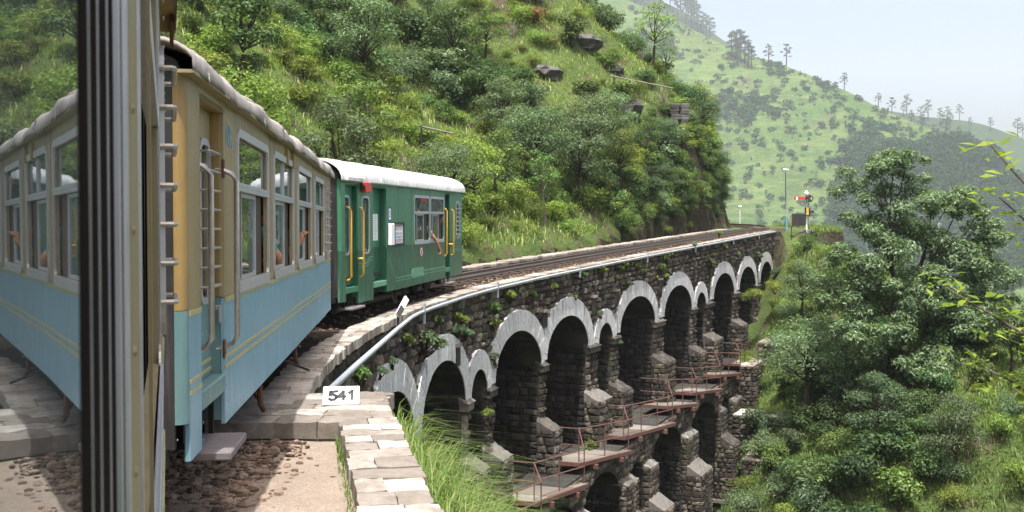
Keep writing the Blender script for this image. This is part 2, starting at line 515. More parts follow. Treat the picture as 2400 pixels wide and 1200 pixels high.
M['hill'] = ground_mat('hillside_ground', (.06,.09,.025,1), (.10,.14,.04,1), (.08,.06,.042,1), .54, .35, True)
def far_grass():
    m = Mat('far_grass'); w = m.world()
    n1 = m.noise(w, .0075, 6, .65); n2 = m.noise(w, .07, 6, .75); n3 = m.noise(m.world((1,1,7)), .031, 5, .7); n4 = m.noise(w, .019, 6, .7)
    g = m.mix(m.ramp(n1, [(.38,(0,0,0,1)),(.62,(1,1,1,1))]), (.036,.074,.016,1), (.066,.108,.028,1))
    g = m.mix(m.ramp(n2, [(.45,(0,0,0,1)),(.7,(1,1,1,1))]), g, (.03,.055,.016,1))
    g = m.mix(m.math('MULTIPLY', m.ramp(n3, [(.48,(0,0,0,1)),(.6,(1,1,1,1))]), .45), g, (.13,.15,.05,1))
    g = m.mix(m.math('MULTIPLY', m.ramp(n4, [(.56,(0,0,0,1)),(.68,(1,1,1,1))]), .6), g, (.075,.062,.035,1))
    m.col(g); m.set(.95, spec=.1); m.bump(n2, 1.0, 3.2)
    return m.m
M['far_hill'] = far_grass()
M['far_wood'] = ground_mat('far_wooded_ground', (.018,.036,.013,1), (.03,.055,.018,1), (.04,.035,.022,1), .7, .02)
def dirt():
    m = Mat('packed_dirt'); w = m.world()
    n1 = m.noise(w, 1.4, 6, .65); n2 = m.noise(w, 60, 4, .75); n3 = m.noise(w, 9, 5, .7)
    c = m.ramp(n1, [(.3,(.23,.185,.145,1)),(.7,(.30,.25,.20,1))])
    c = m.mix(m.ramp(n2, [(.45,(0,0,0,1)),(.72,(1,1,1,1))]), c, (.15,.10,.07,1))
    c = m.mix(m.math('MULTIPLY', m.ramp(n3, [(.5,(0,0,0,1)),(.75,(1,1,1,1))]), .35), c, (.38,.33,.27,1))
    m.col(c); m.set(.97, spec=.1); m.bump(n2, .8, .02); return m.m
M['dirt'] = dirt()
def ballast_m():
    m = Mat('ballast_stone'); r = m.rnd(); w = m.world(); n = m.noise(w, 40, 4, .7)
    c = m.ramp(m.math('ADD', m.math('MULTIPLY', r, .7), m.math('MULTIPLY', n, .3)), [(.1,(.05,.035,.026,1)),(.5,(.13,.09,.065,1)),(.95,(.27,.205,.155,1))])
    m.col(c); m.set(.95, spec=.15); return m.m
M['ballast'] = ballast_m()
M['bed'] = ground_mat('oily_track_bed', (.055,.042,.033,1), (.10,.075,.055,1), (.15,.115,.085,1), .6, 1.2)
M['cap'] = coping_mat('cap_stone', G(.024,(1.1,1,.88)), G(.055,(1.1,1,.88)), G(.15,(1.06,1,.9)), .8)
M['rock'] = stone_mat('hill_rock', G(.03,(1.1,1,.9)), G(.07,(1.08,1,.9)), G(.15), .12, .45)
# ================================================================== track path
# reference line: outer edge of the right-hand (valley side) coping of the viaduct
PC = (38.4, 14.9); PR = 40.7
A0 = math.asin((10.1-14.9)/PR)
TH_E = rad(24.5)
S1 = PR*(TH_E-A0)
S_HOOK = 62.0; R_HOOK = 24.0; HOOK = rad(34)
def W(s):
    """x, y, heading (clockwise from +y)"""
    if s <= S1:
        a = A0+s/PR
        return PC[0]-PR*math.cos(a), PC[1]+PR*math.sin(a), a
    a = TH_E
    x = PC[0]-PR*math.cos(a); y = PC[1]+PR*math.sin(a)
    d = min(s, S_HOOK)-S1
    x += d*math.sin(a); y += d*math.cos(a)
    if s <= S_HOOK: return x, y, a
    t = min((s-S_HOOK)/R_HOOK, HOOK)
    cx = x-R_HOOK*math.cos(a); cy = y+R_HOOK*math.sin(a)      # centre on the left
    h = a-t
    x = cx+R_HOOK*math.cos(h); y = cy-R_HOOK*math.sin(h)
    rest = s-S_HOOK-R_HOOK*HOOK
    if rest > 0:
        x += rest*math.sin(h); y += rest*math.cos(h)
    return x, y, h
def P(s, n, z=0.0):
    x, y, a = W(s)
    return Vector((x+n*math.cos(a), y-n*math.sin(a), z))
_zs = [-40, 0, 8, 13, 19, 31, 45, 57, 75, 130]; _zz = [0, 0, .0, .06, .2, .64, 1.11, 1.52, 2.0, 3.2]
def zc(s): return float(np.interp(s, _zs, _zz))
def zcr(s): return zc(s)-1.25-.0105*s                 # crown of the main openings
def zw(s): return -5.78+.018*(s-19)                   # gallery walkway
N_TR = -1.75                                           # track centre

# ================================================================== terrain
_ps = np.arange(-30, 125, .5)
_pp = np.array([[*P(s, N_TR)[:2], W(s)[2], zc(s), s] for s in _ps])
def vnoise(X, Y, f, seed=0):
    """smooth value noise"""
    r = np.random.default_rng(seed); n = 256
    T = r.random((n, n))
    u = X*f+1000.3; v = Y*f+1000.7
    i = np.floor(u).astype(int); j = np.floor(v).astype(int)
    a = u-i; b = v-j; a = a*a*(3-2*a); b = b*b*(3-2*b)
    g = lambda p, q: T[p % n, q % n]
    return (g(i,j)*(1-a)+g(i+1,j)*a)*(1-b)+(g(i,j+1)*(1-a)+g(i+1,j+1)*a)*b-.5
def fbm(X, Y, f, seed=0, o=4):
    t = 0; amp = 1
    for k in range(o):
        t = t+vnoise(X, Y, f, seed+k)*amp; f *= 2.03; amp *= .5
    return t
def terrain(X, Y):
    X = np.asarray(X, float); Y = np.asarray(Y, float)
    sh = X.shape; x = X.ravel(); y = Y.ravel()
    D = np.empty(len(x)); Z = np.empty(len(x)); SS = np.empty(len(x))
    for a in range(0, len(x), 4000):
        dx = x[a:a+4000, None]-_pp[None, :, 0]; dy = y[a:a+4000, None]-_pp[None, :, 1]
        d2 = dx*dx+dy*dy; k = d2.argmin(1); ar = np.arange(len(k))
        h = _pp[k, 2]
        side = dx[ar, k]*(-np.cos(h))+dy[ar, k]*np.sin(h)          # + = left
        D[a:a+4000] = np.sqrt(d2[ar, k])*np.sign(side)
        Z[a:a+4000] = _pp[k, 3]; SS[a:a+4000] = _pp[k, 4]
    n1 = fbm(x, y, .06, 3); n2 = fbm(x, y, .25, 9)
    # left: the hill above the line, steeper where it was cut back for the track
    dl = np.maximum(D-2.3, 0)
    spur = np.clip((SS-38)/20, 0, 1)
    cut = 6.8*(1-np.exp(-dl/(1.25+1.1*np.clip(fbm(x, y, .32, 41, 3), -.6, .9))))
    hill = Z-.25+spur*cut+dl*(.86+.14*spur)+dl/(dl+6)*(n1*6.5+n2*1.6)*np.clip(dl/6, 0, 1)
    # right: gully under the viaduct, spur beyond it
    bank = -12.5+.62*(x-5.6)+.36*(y-45)+n1*1.6+n2*.9
    zR = 2.0-.72*(x-17.5)-.13*(64-y)+n1*1.0+n2*.6
    dn = -(D)-1.9
    farb = np.minimum(bank, zR)-2.6*np.exp(-np.maximum(dn, 0)/2.2)*np.clip((61-SS)/2, 0, 1)
    near = np.where(SS < 2.0, -.85-1.3*np.maximum(dn-.9, 0), -3-1.2*np.maximum(dn-.6, 0)-1.6*(SS-2))
    near = np.maximum(near, -60)
    r = np.maximum(farb, near)
    r = np.minimum(r, Z-.08)
    ledge = np.clip((SS-60)/3, 0, 1)
    zl = Z-.1-.10*np.maximum(-D-5.5, 0)-.55*np.maximum(-D-8.5, 0)+n2*.25
    r = np.where(ledge > 0, np.where(-D < 5.5, Z-.12, np.maximum(np.minimum(r, zl), np.minimum(zl, zR))), r)
    z = np.where(D > 2.3, hill, r)
    flat = (np.abs(D) <= 2.3) & ((SS > 61) | (SS < -.5))
    z = np.where(flat, np.where(SS < 1, Z-.7, Z-.16), z)
    z = np.where((SS < 1) & (D > -1.2) & (D < 2.3), np.minimum(z, Z-.7), z)
    return z.reshape(sh), D.reshape(sh), SS.reshape(sh)

def grid_mesh(name, xs, ys, mat):
    X, Y = np.meshgrid(xs, ys, indexing='ij')
    Zt, D, S = terrain(X, Y)
    V = np.stack([X.ravel(), Y.ravel(), Zt.ravel()], 1)
    nx, ny = X.shape
    i = np.arange(nx*ny).reshape(nx, ny)
    F = np.stack([i[:-1,:-1].ravel(), i[1:,:-1].ravel(), i[1:,1:].ravel(), i[:-1,1:].ravel()], 1)
    return np_mesh(name, V, F, True)
hill_me = grid_mesh('hillside', np.arange(-75, 60, .6), np.arange(-14, 135, .6), None)
tag(link('hillside', hill_me, M['hill']), 'steep green hillside behind and below the curved viaduct', kind='structure')

# wide valley floor out to the horizon
gx = np.linspace(-2400, 2400, 61); GX, GY = np.meshgrid(gx, gx+900, indexing='ij')
GZ = -330+fbm(GX, GY, .002, 4)*30
ii = np.arange(61*61).reshape(61, 61)
gm = np_mesh('ground', np.stack([GX.ravel(), GY.ravel(), GZ.ravel()], 1), np.stack([ii[:-1,:-1].ravel(), ii[1:,:-1].ravel(), ii[1:,1:].ravel(), ii[:-1,1:].ravel()], 1), True)
tag(link('ground', gm, M['far_wood']), 'valley floor far below the railway', kind='structure')

# far hills: a ridge line, with a face falling towards us and a back side
def ridge_hill(name, ridge, foot, back, mat, seed, amp, label, nu=150, nv=60, spur_f=.018):
    r = np.array(ridge, float); t = np.linspace(0, 1, len(r)); u = np.linspace(0, 1, nu)
    R = np.stack([np.interp(u, t, r[:, k]) for k in range(3)], 1)
    ker = np.ones(5)/5
    for k in range(3):
        R[2:-2, k] = np.convolve(R[:, k], ker, 'valid')
    v = np.linspace(-.35, 1, nv)
    V = np.zeros((nu, nv, 3))
    for j, w in enumerate(v):
        if w >= 0:
            off = np.array(foot)*w
            V[:, j, :2] = R[:, :2]+off[:2]
            V[:, j, 2] = R[:, 2]*(1-w**1.05)+foot[2]*w**1.05
        else:
            q = -w/.35
            V[:, j, :2] = R[:, :2]+np.array(back[:2])*q
            V[:, j, 2] = R[:, 2]+back[2]*q
    X = V[:, :, 0]; Y = V[:, :, 1]
    wv = np.clip(np.abs(v)/.12, .15, 1)[None, :]
    gul = -np.abs(fbm(X+Y*.45, Y*.12, spur_f, seed+20, 3))*amp*2.4+amp*.55
    V[:, :, 2] += (fbm(X, Y, .0075, seed, 5)*amp*.9+gul*1.3)*wv + fbm(X, Y, .031, seed+5, 4)*amp*.34*wv
    i = np.arange(nu*nv).reshape(nu, nv)
    F = np.stack([i[:-1,:-1].ravel(), i[:-1,1:].ravel(), i[1:,1:].ravel(), i[1:,:-1].ravel()], 1)
    me = np_mesh(name, V.reshape(-1, 3), F, True)
    o = link(name, me, mat)
    tag(o, label, kind='structure')
    return V
def far(k, pts): return [(x*k, y*k, 1.6+(z-1.6)*k) for x, y, z in pts]
FS = 4.0
FARV = ridge_hill('far_hill', far(FS, [(18,304,77),(30,300,70),(43,290,62),(52,285,56),(63,275,48.6),(71,270,45.5),(80,262,40.5),(85,255,36.5),(92,245,30),(98,235,25),(102,225,20),(108,212,10),(116,195,-8),(125,178,-30)]),
           (-38*FS,-150*FS,-75*FS), (25*FS,110*FS,-60*FS), M['far_hill'], 31, 27.0, 'hazy grassy hillside rising beyond the end of the viaduct', 300, 160, .0047)
BACKV = ridge_hill('forested_hill', far(3.6, [(30,470,112),(60,460,108),(75,455,100),(92,445,84),(130,430,60),(160,420,50),(180,400,45),(200,390,36),(215,380,31),(240,365,20),(280,340,0)]),
           (-94,-610,-300), (110,420,-220), M['far_wood'], 77, 25.0, 'darker wooded ridge showing faintly behind the grassy far hill', 150, 60, .005)

# ================================================================== viaduct
viaduct = empty('stone_viaduct', P(30, -1.75, zw(30)))
tag(viaduct, 'long curved stone railway viaduct with whitewashed arches over a stepped gallery', 'viaduct')
ORG = viaduct.location.copy()
def vb(mb, name, mat, parent=None, smooth=False):
    """build a viaduct part given in world coordinates"""
    ox, oy, oz = ORG
    mb.v = [(x-ox, y-oy, z-oz) for x, y, z in mb.v]
    return mb.build(name, mat, parent or viaduct, smooth)
OPEN = [(8.3,1.95,0),(12.8,1.89,0),(15.85,.70,1),(19.13,1.95,0),(23.35,1.84,0),(26.95,.74,1),(30.76,2.25,0),(36.6,2.28,0),(40.63,.9,1),(45.45,2.35,0),(51.35,2.25,0),(57.0,1.95,0)]
RISE = 1.2; RISE_S = .68; RT = .60
def crown(c, small): return zcr(c)-(.62 if small else 0)
def intr(c, h, small, s):
    q = 1-((s-c)/h)**2
    ri = RISE_S if small else RISE
    return crown(c, small)-ri+ri*math.sqrt(max(q, 0))
S_END = 60.0
def opening_at(s):
    for c, h, sm in OPEN:
        if abs(s-c) < h: return c, h, sm
    return None
NB = -2.95    # back of the galleries
def arcade(zt, zb, fcrown, rise_of, nf, nb, openings, s0, s1, ds=.16):
    """solid arcade wall between zt(s) and zb(s), with openings reaching down to zb"""
    mb = MB()
    br = {s0, s1}
    for c, h, sm in openings:
        k = max(8, int(2*h/ds))
        for q in range(k+1):
            br.add(c-h*math.cos(math.pi*q/k))
    br = sorted(b for b in br if s0 <= b <= s1)
    out = []
    for a, b in zip(br[:-1], br[1:]):
        n = max(1, int((b-a)/.5+.99))
        out += [a+(b-a)*q/n for q in range(n)]
    out.append(br[-1])
    def bot(s, m):
        for c, h, sm in openings:
            if abs(m-c) < h:
                q = max(0, 1-((s-c)/h)**2); ri = rise_of(sm)
                return fcrown(c, sm)-ri+ri*math.sqrt(q), True
        return zb(s), False
    prev = None
    for a, b in zip(out[:-1], out[1:]):
        m = (a+b)/2
        ba, ina = bot(a, m); bb, inb = bot(b, m)
        fa, fb, ka, kb = (P(a, nf), P(b, nf), P(a, nb), P(b, nb))
        mb.quad((fa.x,fa.y,ba),(fb.x,fb.y,bb),(fb.x,fb.y,zt(b)),(fa.x,fa.y,zt(a)))
        mb.quad((kb.x,kb.y,bb),(ka.x,ka.y,ba),(ka.x,ka.y,zt(a)),(kb.x,kb.y,zt(b)))
        mb.quad((fa.x,fa.y,zt(a)),(fb.x,fb.y,zt(b)),(kb.x,kb.y,zt(b)),(ka.x,ka.y,zt(a)))
        mb.quad((fa.x,fa.y,ba),(ka.x,ka.y,ba),(kb.x,kb.y,bb),(fb.x,fb.y,bb))
        if prev is not None and prev[1] != ina:
            zlo, zhi = sorted((prev[0], ba))
            mb.quad((fa.x,fa.y,zlo),(fa.x,fa.y,zhi),(ka.x,ka.y,zhi),(ka.x,ka.y,zlo))
        prev = (bb, inb)
    return mb
wall_o = vb(arcade(lambda s: zc(s)-.16, lambda s: zw(s)-.3, crown, lambda sm: RISE_S if sm else RISE, -.13, NB, OPEN, 0.35, S_END), 'wall', M['mortar'])
# back wall of the gallery and the gallery floor
mb = MB()
ss = np.arange(0.4, S_END+.1, 1.0)
for a, b in zip(ss[:-1], ss[1:]):
    p, q, p2, q2 = P(a, NB+.06), P(b, NB+.06), P(a, NB-.4), P(b, NB-.4)
    mb.hexa([(p.x,p.y,-16),(q.x,q.y,-16),(q2.x,q2.y,-16),(p2.x,p2.y,-16),(p.x,p.y,zc(a)-.2),(q.x,q.y,zc(b)-.2),(q2.x,q2.y,zc(b)-.2),(p2.x,p2.y,zc(a)-.2)])
vb(mb, 'back_wall', M['gallery_dark'])

# --- stone pieces -------------------------------------------------------------
def stone_mesh(seed):
    r = random.Random(seed)
    mb = MB(); j = lambda a: r.uniform(-a, a)
    # unit stone: x -.5...5, y 0 (front) .. 1 (back), z -.5...5
    fr = [(-.5+.10+j(.06), j(.25)-.1, -.5+.12+j(.07)), (0+j(.15), -.45+j(.3), -.5+.1+j(.06)), (.5-.10+j(.06), j(.25)-.1, -.5+.12+j(.07)),
          (.5-.06+j(.04), -.1+j(.3), 0+j(.12)), (.5-.10+j(.06), j(.25)-.1, .5-.12+j(.07)), (0+j(.15), -.45+j(.3), .5-.1+j(.06)),
          (-.5+.10+j(.06), j(.25)-.1, .5-.12+j(.07)), (-.5+.06+j(.04), -.1+j(.3), 0+j(.12))]
    bk = [(-.5+j(.02),1,-.5+j(.03)),(0,1,-.5),(.5,1,-.5+j(.03)),(.5,1,0),(.5,1,.5+j(.03)),(0,1,.5),(-.5,1,.5+j(.03)),(-.5,1,0)]
    mb.v = fr+bk+[(j(.1), -.75+j(.3), j(.1))]
    for k in range(8):
        k2 = (k+1) % 8
        mb.f.append((k, k2, 16)); mb.f.append((k2, k, 8+k, 8+k2))
    return mb
STONES = [stone_mesh(k) for k in range(8)]
STONE_ME = []
for k, sm in enumerate(STONES):
    me = sm.mesh('stone'); me.materials.append(M['rubble']); STONE_ME.append(me)
def in_ring(s, z, grow=0.0):
    for c, h, sm in OPEN:
        ri = (RISE_S if sm else RISE)
        zs = crown(c, sm)-ri
        if z < zs: 
            if abs(s-c) < h+.05: return True
            continue
        if ((s-c)/(h+RT*.9+grow))**2+((z-zs)/(ri+RT+grow))**2 < 1: return True
    return False
face = []      # (s, n, z, w, h, depth) stones on the upper face
z = 0
s_lo, s_hi = .4, S_END-.1
for row in range(26):
    hrow = .19+.05*math.sin(row*2.1)
    s = s_lo+random.uniform(0, .25)
    while s < s_hi:
        w = random.uniform(.22, .52)
        sc = s+w/2; zz = zc(sc)-.17-row*.2-.1
        if zz > zcr(sc)-RISE-.1 and not in_ring(sc, zz, -.06):
            face.append((sc, -.125, zz+random.uniform(-.025,.025), w-.02, .2-.01+random.uniform(-.06,.04), random.uniform(.035,.075)))
        s += w
# pier faces below the springing
PIERS = []
ed = [(c-h, c+h) for c, h, sm in OPEN]
for (a, b), (c, d) in zip(ed[:-1], ed[1:]): PIERS.append((b, c))
PIERS.insert(0, (ed[0][0]-1.2, ed[0][0])); PIERS.append((ed[-1][1], S_END))
for (a, b) in PIERS:
    mid = (a+b)/2
    zt = zcr(mid)-RISE-.15
    z = zt
    while z > zw(mid)-.2:
        hh = random.uniform(.15, .24)
        s = a
        while s < b-.05:
            w = min(random.uniform(.22, .45), b-s)
            if b-s-w < .12: w = b-s
            face.append((s+w/2, -.125, z-hh/2, w-.02, hh-.02, random.uniform(.05,.11)))
            s += w
        z -= hh
def stone_place(s, n, z, w, h, d):
    x, y, a = W(s); p = P(s, n)
    return (p.x, p.y, z), a, w, h, d
dist = lambda q: (q[3]*q[4])**.5/P(q[0], q[1]).y
face.sort(key=dist, reverse=True)
def add_scaled(mb, sm, pos, ang, w, d, h):
    # local x along wall heading, y = depth into wall (left)
    i = len(mb.v); sa, ca = math.sin(ang), math.cos(ang)
    for (x, y, z) in sm.v:
        u = x*w; v = (y-1)*d; q = z*h          # back sits in the wall plane, front proud
        mb.v.append((pos[0]+u*sa+(-v)*0-ca*v, pos[1]+u*ca+sa*v, pos[2]+q))
    mb.f += [tuple(i+k for k in f) for f in sm.f]
for k, q in enumerate(face[:300]):
    pos, a, w, h, d = stone_place(*q)
    me = STONE_ME[k % 8]
    st = link('stone', me, None, wall_o)
    # object frame: x along the wall, y into the wall
    ct = Vector(pos)+Vector((math.cos(a), -math.sin(a), 0))*d
    st.location = ct-ORG
    st.rotation_euler = (0, 0, rad(90)-a)
    st.scale = (w, d*1.0, h)
MBS = MB()
for k, q in enumerate(face[300:]):
    pos, a, w, h, d = stone_place(*q)
    add_scaled(MBS, STONES[k % 8], pos, a, w, d, h)

# pier side faces (the jambs that face us inside the openings)
MBJ = MB()
def jamb_stones(s, sgn, n0, n1, z0, z1, hh=(.15,.25)):
    z = z1
    x, y, a = W(s)
    while z > z0:
        h = random.uniform(*hh); n = n0
        while n > n1+.05:
            w = random.uniform(.25, .5); 
            c = P(s, n-w/2)
            add_scaled(MBJ, random.choice(STONES), (c.x, c.y, z-h/2), a+rad(90)*sgn, w-.03, .04, h-.025)
            n -= w
        z -= h
for (a, b) in PIERS[:-1]:
    mid = (a+b)/2
    if mid < 9: continue
    # face at s=a looks back to the camera
    jamb_stones(a, 1, -.14, NB+.3, zw(mid)-.1, zcr(mid)-RISE-.1)

# --- arch rings -----------------------------------------------------------------
def ring_pt(c, h, sm, t, o):
    ri = RISE_S if sm else RISE
    zs = crown(c, sm)-ri
    return c-(h+o*.92)*math.cos(t), zs+(ri+o)*math.sin(t)
for oi, (c, h, sm) in enumerate(OPEN):
    lo = (OPEN[oi-1][0]+OPEN[oi-1][1]+c-h)/2 if oi else c-h-.6
    hi = (OPEN[oi+1][0]-OPEN[oi+1][1]+c+h)/2 if oi < len(OPEN)-1 else c+h+.5
    rt = RT if not sm else .5
    lo = max(lo, c-h-rt); hi = min(hi, c+h+rt)
    N = 13 if sm else 26
    sof = MB()
    for k in range(N):
        ta, tb = math.pi*k/N, math.pi*(k+1)/N
        a0 = ring_pt(c, h-.01, sm, ta, -.005); b0 = ring_pt(c, h-.01, sm, tb, -.005)
        pa, pb, qa, qb = P(a0[0], -.02, a0[1]), P(b0[0], -.02, b0[1]), P(a0[0], -.75, a0[1]), P(b0[0], -.75, b0[1])
        sof.quad(pa, pb, qb, qa)
    ring_o = vb(sof, 'arch_ring', M['mortar'])
    for k in range(N):
        g = .0035 if not sm else .006
        ta, tb = math.pi*k/N+g, math.pi*(k+1)/N-g
        pr = random.uniform(-.005, .005)
        ptz = []
        for n in (.0+pr, -.5):
            for (t, o) in ((ta, 0), (tb, 0), (tb, rt+pr), (ta, rt+pr)):
                s_, z_ = ring_pt(c, h, sm, t, o)
                s_ = min(max(s_, lo+.004), hi-.004)
                ptz.append(P(s_, n, z_))
        vm = MB(); f = ptz
        vm.hexa([f[0], f[1], f[2], f[3], f[4], f[5], f[6], f[7]])
        vb(vm, 'voussoir', M['white_ring'], ring_o)

# --- pier caps and buttresses ----------------------------------------------------
def sblock(mb, s0, s1, n0, n1, z0, z1):
    a, b, c, d = P(s0, n1), P(s1, n1), P(s1, n0), P(s0, n0)
    mb.hexa([(a.x,a.y,z0),(b.x,b.y,z0),(c.x,c.y,z0),(d.x,d.y,z0),(a.x,a.y,z1),(b.x,b.y,z1),(c.x,c.y,z1),(d.x,d.y,z1)])
def weather_cap(mb, s0, s1, n0, n1, z0, zf, zb, e=.04):
    """rough sloped stone cap: low at the outer edge n1, high at n0, laid in uneven courses"""
    ns, nn = 7, 6; g = {}
    for i in range(ns+1):
        for j in range(nn+1):
            u = i/ns; v = j/nn
            s_ = s0-e+(s1-s0+2*e)*u; n_ = n1+e+(n0-n1-e)*v
            hip = min(1, u*4.5+.15, (1-u)*4.5+.15)
            z_ = zf+(zb-zf)*v*(.72+.28*hip)+random.uniform(-.022,.022)-(.03 if i in (0,ns) or j == 0 else 0)
            p = P(s_+random.uniform(-.012,.012), n_+random.uniform(-.012,.012), z_)
            g[i, j] = len(mb.v); mb.v.append(tuple(p))
    for i in range(ns):
        for j in range(nn): mb.f.append((g[i,j], g[i+1,j], g[i+1,j+1], g[i,j+1]))
    rim = [g[i,0] for i in range(ns+1)]+[g[ns,j] for j in range(1,nn+1)]+[g[i,nn] for i in range(ns-1,-1,-1)]+[g[0,j] for j in range(nn-1,0,-1)]
    lo = {}
    for q in rim: x, y, z = mb.v[q]; lo[q] = len(mb.v); mb.v.append((x, y, z0))
    for a, b in zip(rim, rim[1:]+rim[:1]): mb.f.append((b, a, lo[a], lo[b]))
def facing(s0, s1, n0, n1, z0, z1, left=True):
    """rubble stones over the outer face and the camera-side cheek of a block"""
    z = z1
    while z > z0+.03:
        h = min(random.uniform(.15, .25), z-z0+.02); s = s0
        while s < s1-.04:
            w = min(random.uniform(.2, .42), s1-s)
            if s1-s-w < .1: w = s1-s
            c = P(s+w/2, n1); add_scaled(MBS, random.choice(STONES), (c.x, c.y, z-h/2), W(s)[2], w-.02, .05, h-.02); s += w
        if left:
            n = n1
            while n > n0+.04:
                w = min(random.uniform(.2, .42), n-n0)
                c = P(s0, n-w/2); add_scaled(MBS, random.choice(STONES), (c.x, c.y, z-h/2), W(s0)[2]+rad(90), w-.02, .05, h-.02); n -= w
        z -= h
for (a, b) in PIERS:
    mid = (a+b)/2; wd = b-a
    if mid < 9.5: continue
    zsp = zcr(mid)-RISE
    mb = MB()
    sblock(mb, a-.02, b+.02, -.2, .06, zsp-.28, zsp-.1)
    weather_cap(mb, a-.02, b+.02, -.2, .06, zsp-.1, zsp-.07, zsp+.12, .03)
    vb(mb, 'pier_cap', M['cap'])
    # buttress
    zt_ = zw(mid)+1.55+.25*math.sin(mid*1.7)
    e = .1
    mb = MB(); sblock(mb, a-e, b+e, -.12, .42, zw(mid)-.35, zt_)
    vb(mb, 'buttress', M['mortar'])
    facing(a-e, b+e, -.14, .42, zw(mid)-.1, zt_)
    mb = MB(); weather_cap(mb, a-e, b+e, -.14, .42, zt_+.003, zt_+.05, zt_+.42, .03)
    vb(mb, 'buttress_cap', M['cap'])
# --- lower tier ---------------------------------------------------------------
NL = 1.12
LOW = [(c, h-(.1 if not sm else .0), sm) for c, h, sm in OPEN if 10 < c < 50]
lcrown = lambda c, sm: zw(c)-.42-(.45 if sm else 0)
low_o = vb(arcade(lambda s: zw(s)-.02, lambda s: -17.0, lcrown, lambda sm: (.55 if sm else 1.05), NL, -.6, LOW, 10.2, 49.2), 'lower_wall', M['mortar'])
mb = MB()
for a, b in zip(np.arange(10.2, 49, 1.0), np.arange(11.2, 50, 1.0)):
    sblock(mb, a, b, -2.3, -.55, zw(a)-.5, zw(a)-.02)
vb(mb, 'gallery_floor', M['concrete'])
led = [(c-h, c+h) for c, h, sm in LOW]
LP = [(b, c) for (a, b), (c, d) in zip(led[:-1], led[1:])]+[(led[-1][1], 49.2)]
for (a, b) in LP:
    mid = (a+b)/2
    if mid < 16: continue
    z1 = zw(mid)-1.25; z2 = zw(mid)-2.7
    mb = MB(); sblock(mb, a-.05, b+.05, NL-.02, NL+.28, -17, z1); vb(mb, 'lower_pier', M['mortar'])
    facing(a-.05, b+.05, NL, NL+.28, z2-.2, z1)
    mb = MB(); weather_cap(mb, a-.05, b+.05, .9, NL+.28, z1+.003, z1+.05, z1+.35, .03); vb(mb, 'pier_cap', M['rubble_low'])
    mb = MB(); sblock(mb, a-.12, b+.12, NL-.03, NL+.85, -17, z2); vb(mb, 'lower_buttress', M['mortar'])
    facing(a-.12, b+.12, NL, NL+.85, max(z2-5.5, -16), z2)
    mb = MB(); weather_cap(mb, a-.12, b+.12, NL+.28, NL+.85, z2+.003, z2+.05, z2+.5, .03); vb(mb, 'buttress_cap', M['cap'])
# lower spandrels faced with stones
for row in range(7):
    s = 16.5
    while s < 49:
        w = random.uniform(.25, .5); sc = s+w/2; zz = zw(sc)-.2-row*.22
        ok = True
        for c, h, sm in LOW:
            ri = .55 if sm else 1.05; zs = lcrown(c, sm)-ri
            if zz < zs+.05:
                if abs(sc-c) < h+w*.45: ok = False
            elif ((sc-c)/(h+w*.4))**2+((zz-zs)/(ri+.1))**2 < 1: ok = False
        if ok:
            p = P(sc, NL); add_scaled(MBS, random.choice(STONES), (p.x, p.y, zz), W(sc)[2], w-.025, .05, .2)
        s += w
for (a, b) in LP:
    if a > 16: 
        x = a
        z = zw(a)-1.6
        while z > zw(a)-6:
            h = random.uniform(.16,.25); n = NL-.02
            while n > -.4:
                w = random.uniform(.25,.5); c = P(a, n-w/2)
                add_scaled(MBJ, random.choice(STONES), (c.x, c.y, z-h/2), W(a)[2]+rad(90), w-.03, .04, h-.025); n -= w
            z -= h
fs = vb(MBS, 'facing_stones', M['rubble']); fs['kind'] = 'stuff'
fs = vb(MBJ, 'jamb_stones', M['gallery_dark']); fs['kind'] = 'stuff'

# --- abutment at the far end ------------------------------------------------------
mb = MB()
def stack_courses(mb, quad_at, z0, z1, h=.26, seed=1):
    r = random.Random(seed); z = z0
    while z < z1:
        q = quad_at(z); q2 = quad_at(z+h-.02); j = r.uniform(-.03,.03)
        mb.hexa([(p[0]+j, p[1]-j, z) for p in q]+[(p[0]+j, p[1]-j, z+h-.02) for p in q2]); z += h
def wing(z):
    t = (zc(60)-z)*.22
    a, b = P(59.9, .02), P(61.5, .35+t); c, d = P(62.6, -.3+t*.6), P(62.6, -2.4)
    e = P(59.9-t*.35, .25+t)
    return [e, b, d, P(59.9, -2.2)]
stack_courses(mb, wing, -7.0, zc(60)-.02, .25, 4)
vb(mb, 'abutment', M['rubble'])

def rough_stone(w, d, h, seed, jx=.007, jz=.005):
    r = random.Random(seed); nx, ny = 5, 4; mb = MB(); g = {}
    for i in range(nx):
        for j in range(ny):
            e = i in (0, nx-1) or j in (0, ny-1)
            x = -w/2+w*i/(nx-1); y = -d/2+d*j/(ny-1)
            x += r.uniform(-jx, jx)*(1 if 0 < i < nx-1 else .6); y += r.uniform(-jx, jx)*(1 if 0 < j < ny-1 else .6)
            g[i, j] = len(mb.v); mb.v.append((x, y, r.uniform(-jz, jz)-(.008+r.uniform(0,.008) if e else 0)))
    for i in range(nx-1):
        for j in range(ny-1): mb.f.append((g[i,j], g[i+1,j], g[i+1,j+1], g[i,j+1]))
    rim = [g[i,0] for i in range(nx)]+[g[nx-1,j] for j in range(1,ny)]+[g[i,ny-1] for i in range(nx-2,-1,-1)]+[g[0,j] for j in range(ny-2,0,-1)]
    lo = {}
    for q in rim: lo[q] = len(mb.v); x, y, z = mb.v[q]; mb.v.append((x*1.01, y*1.01, -h))
    for a, b in zip(rim, rim[1:]+rim[:1]): mb.f.append((b, a, lo[a], lo[b]))
    return mb
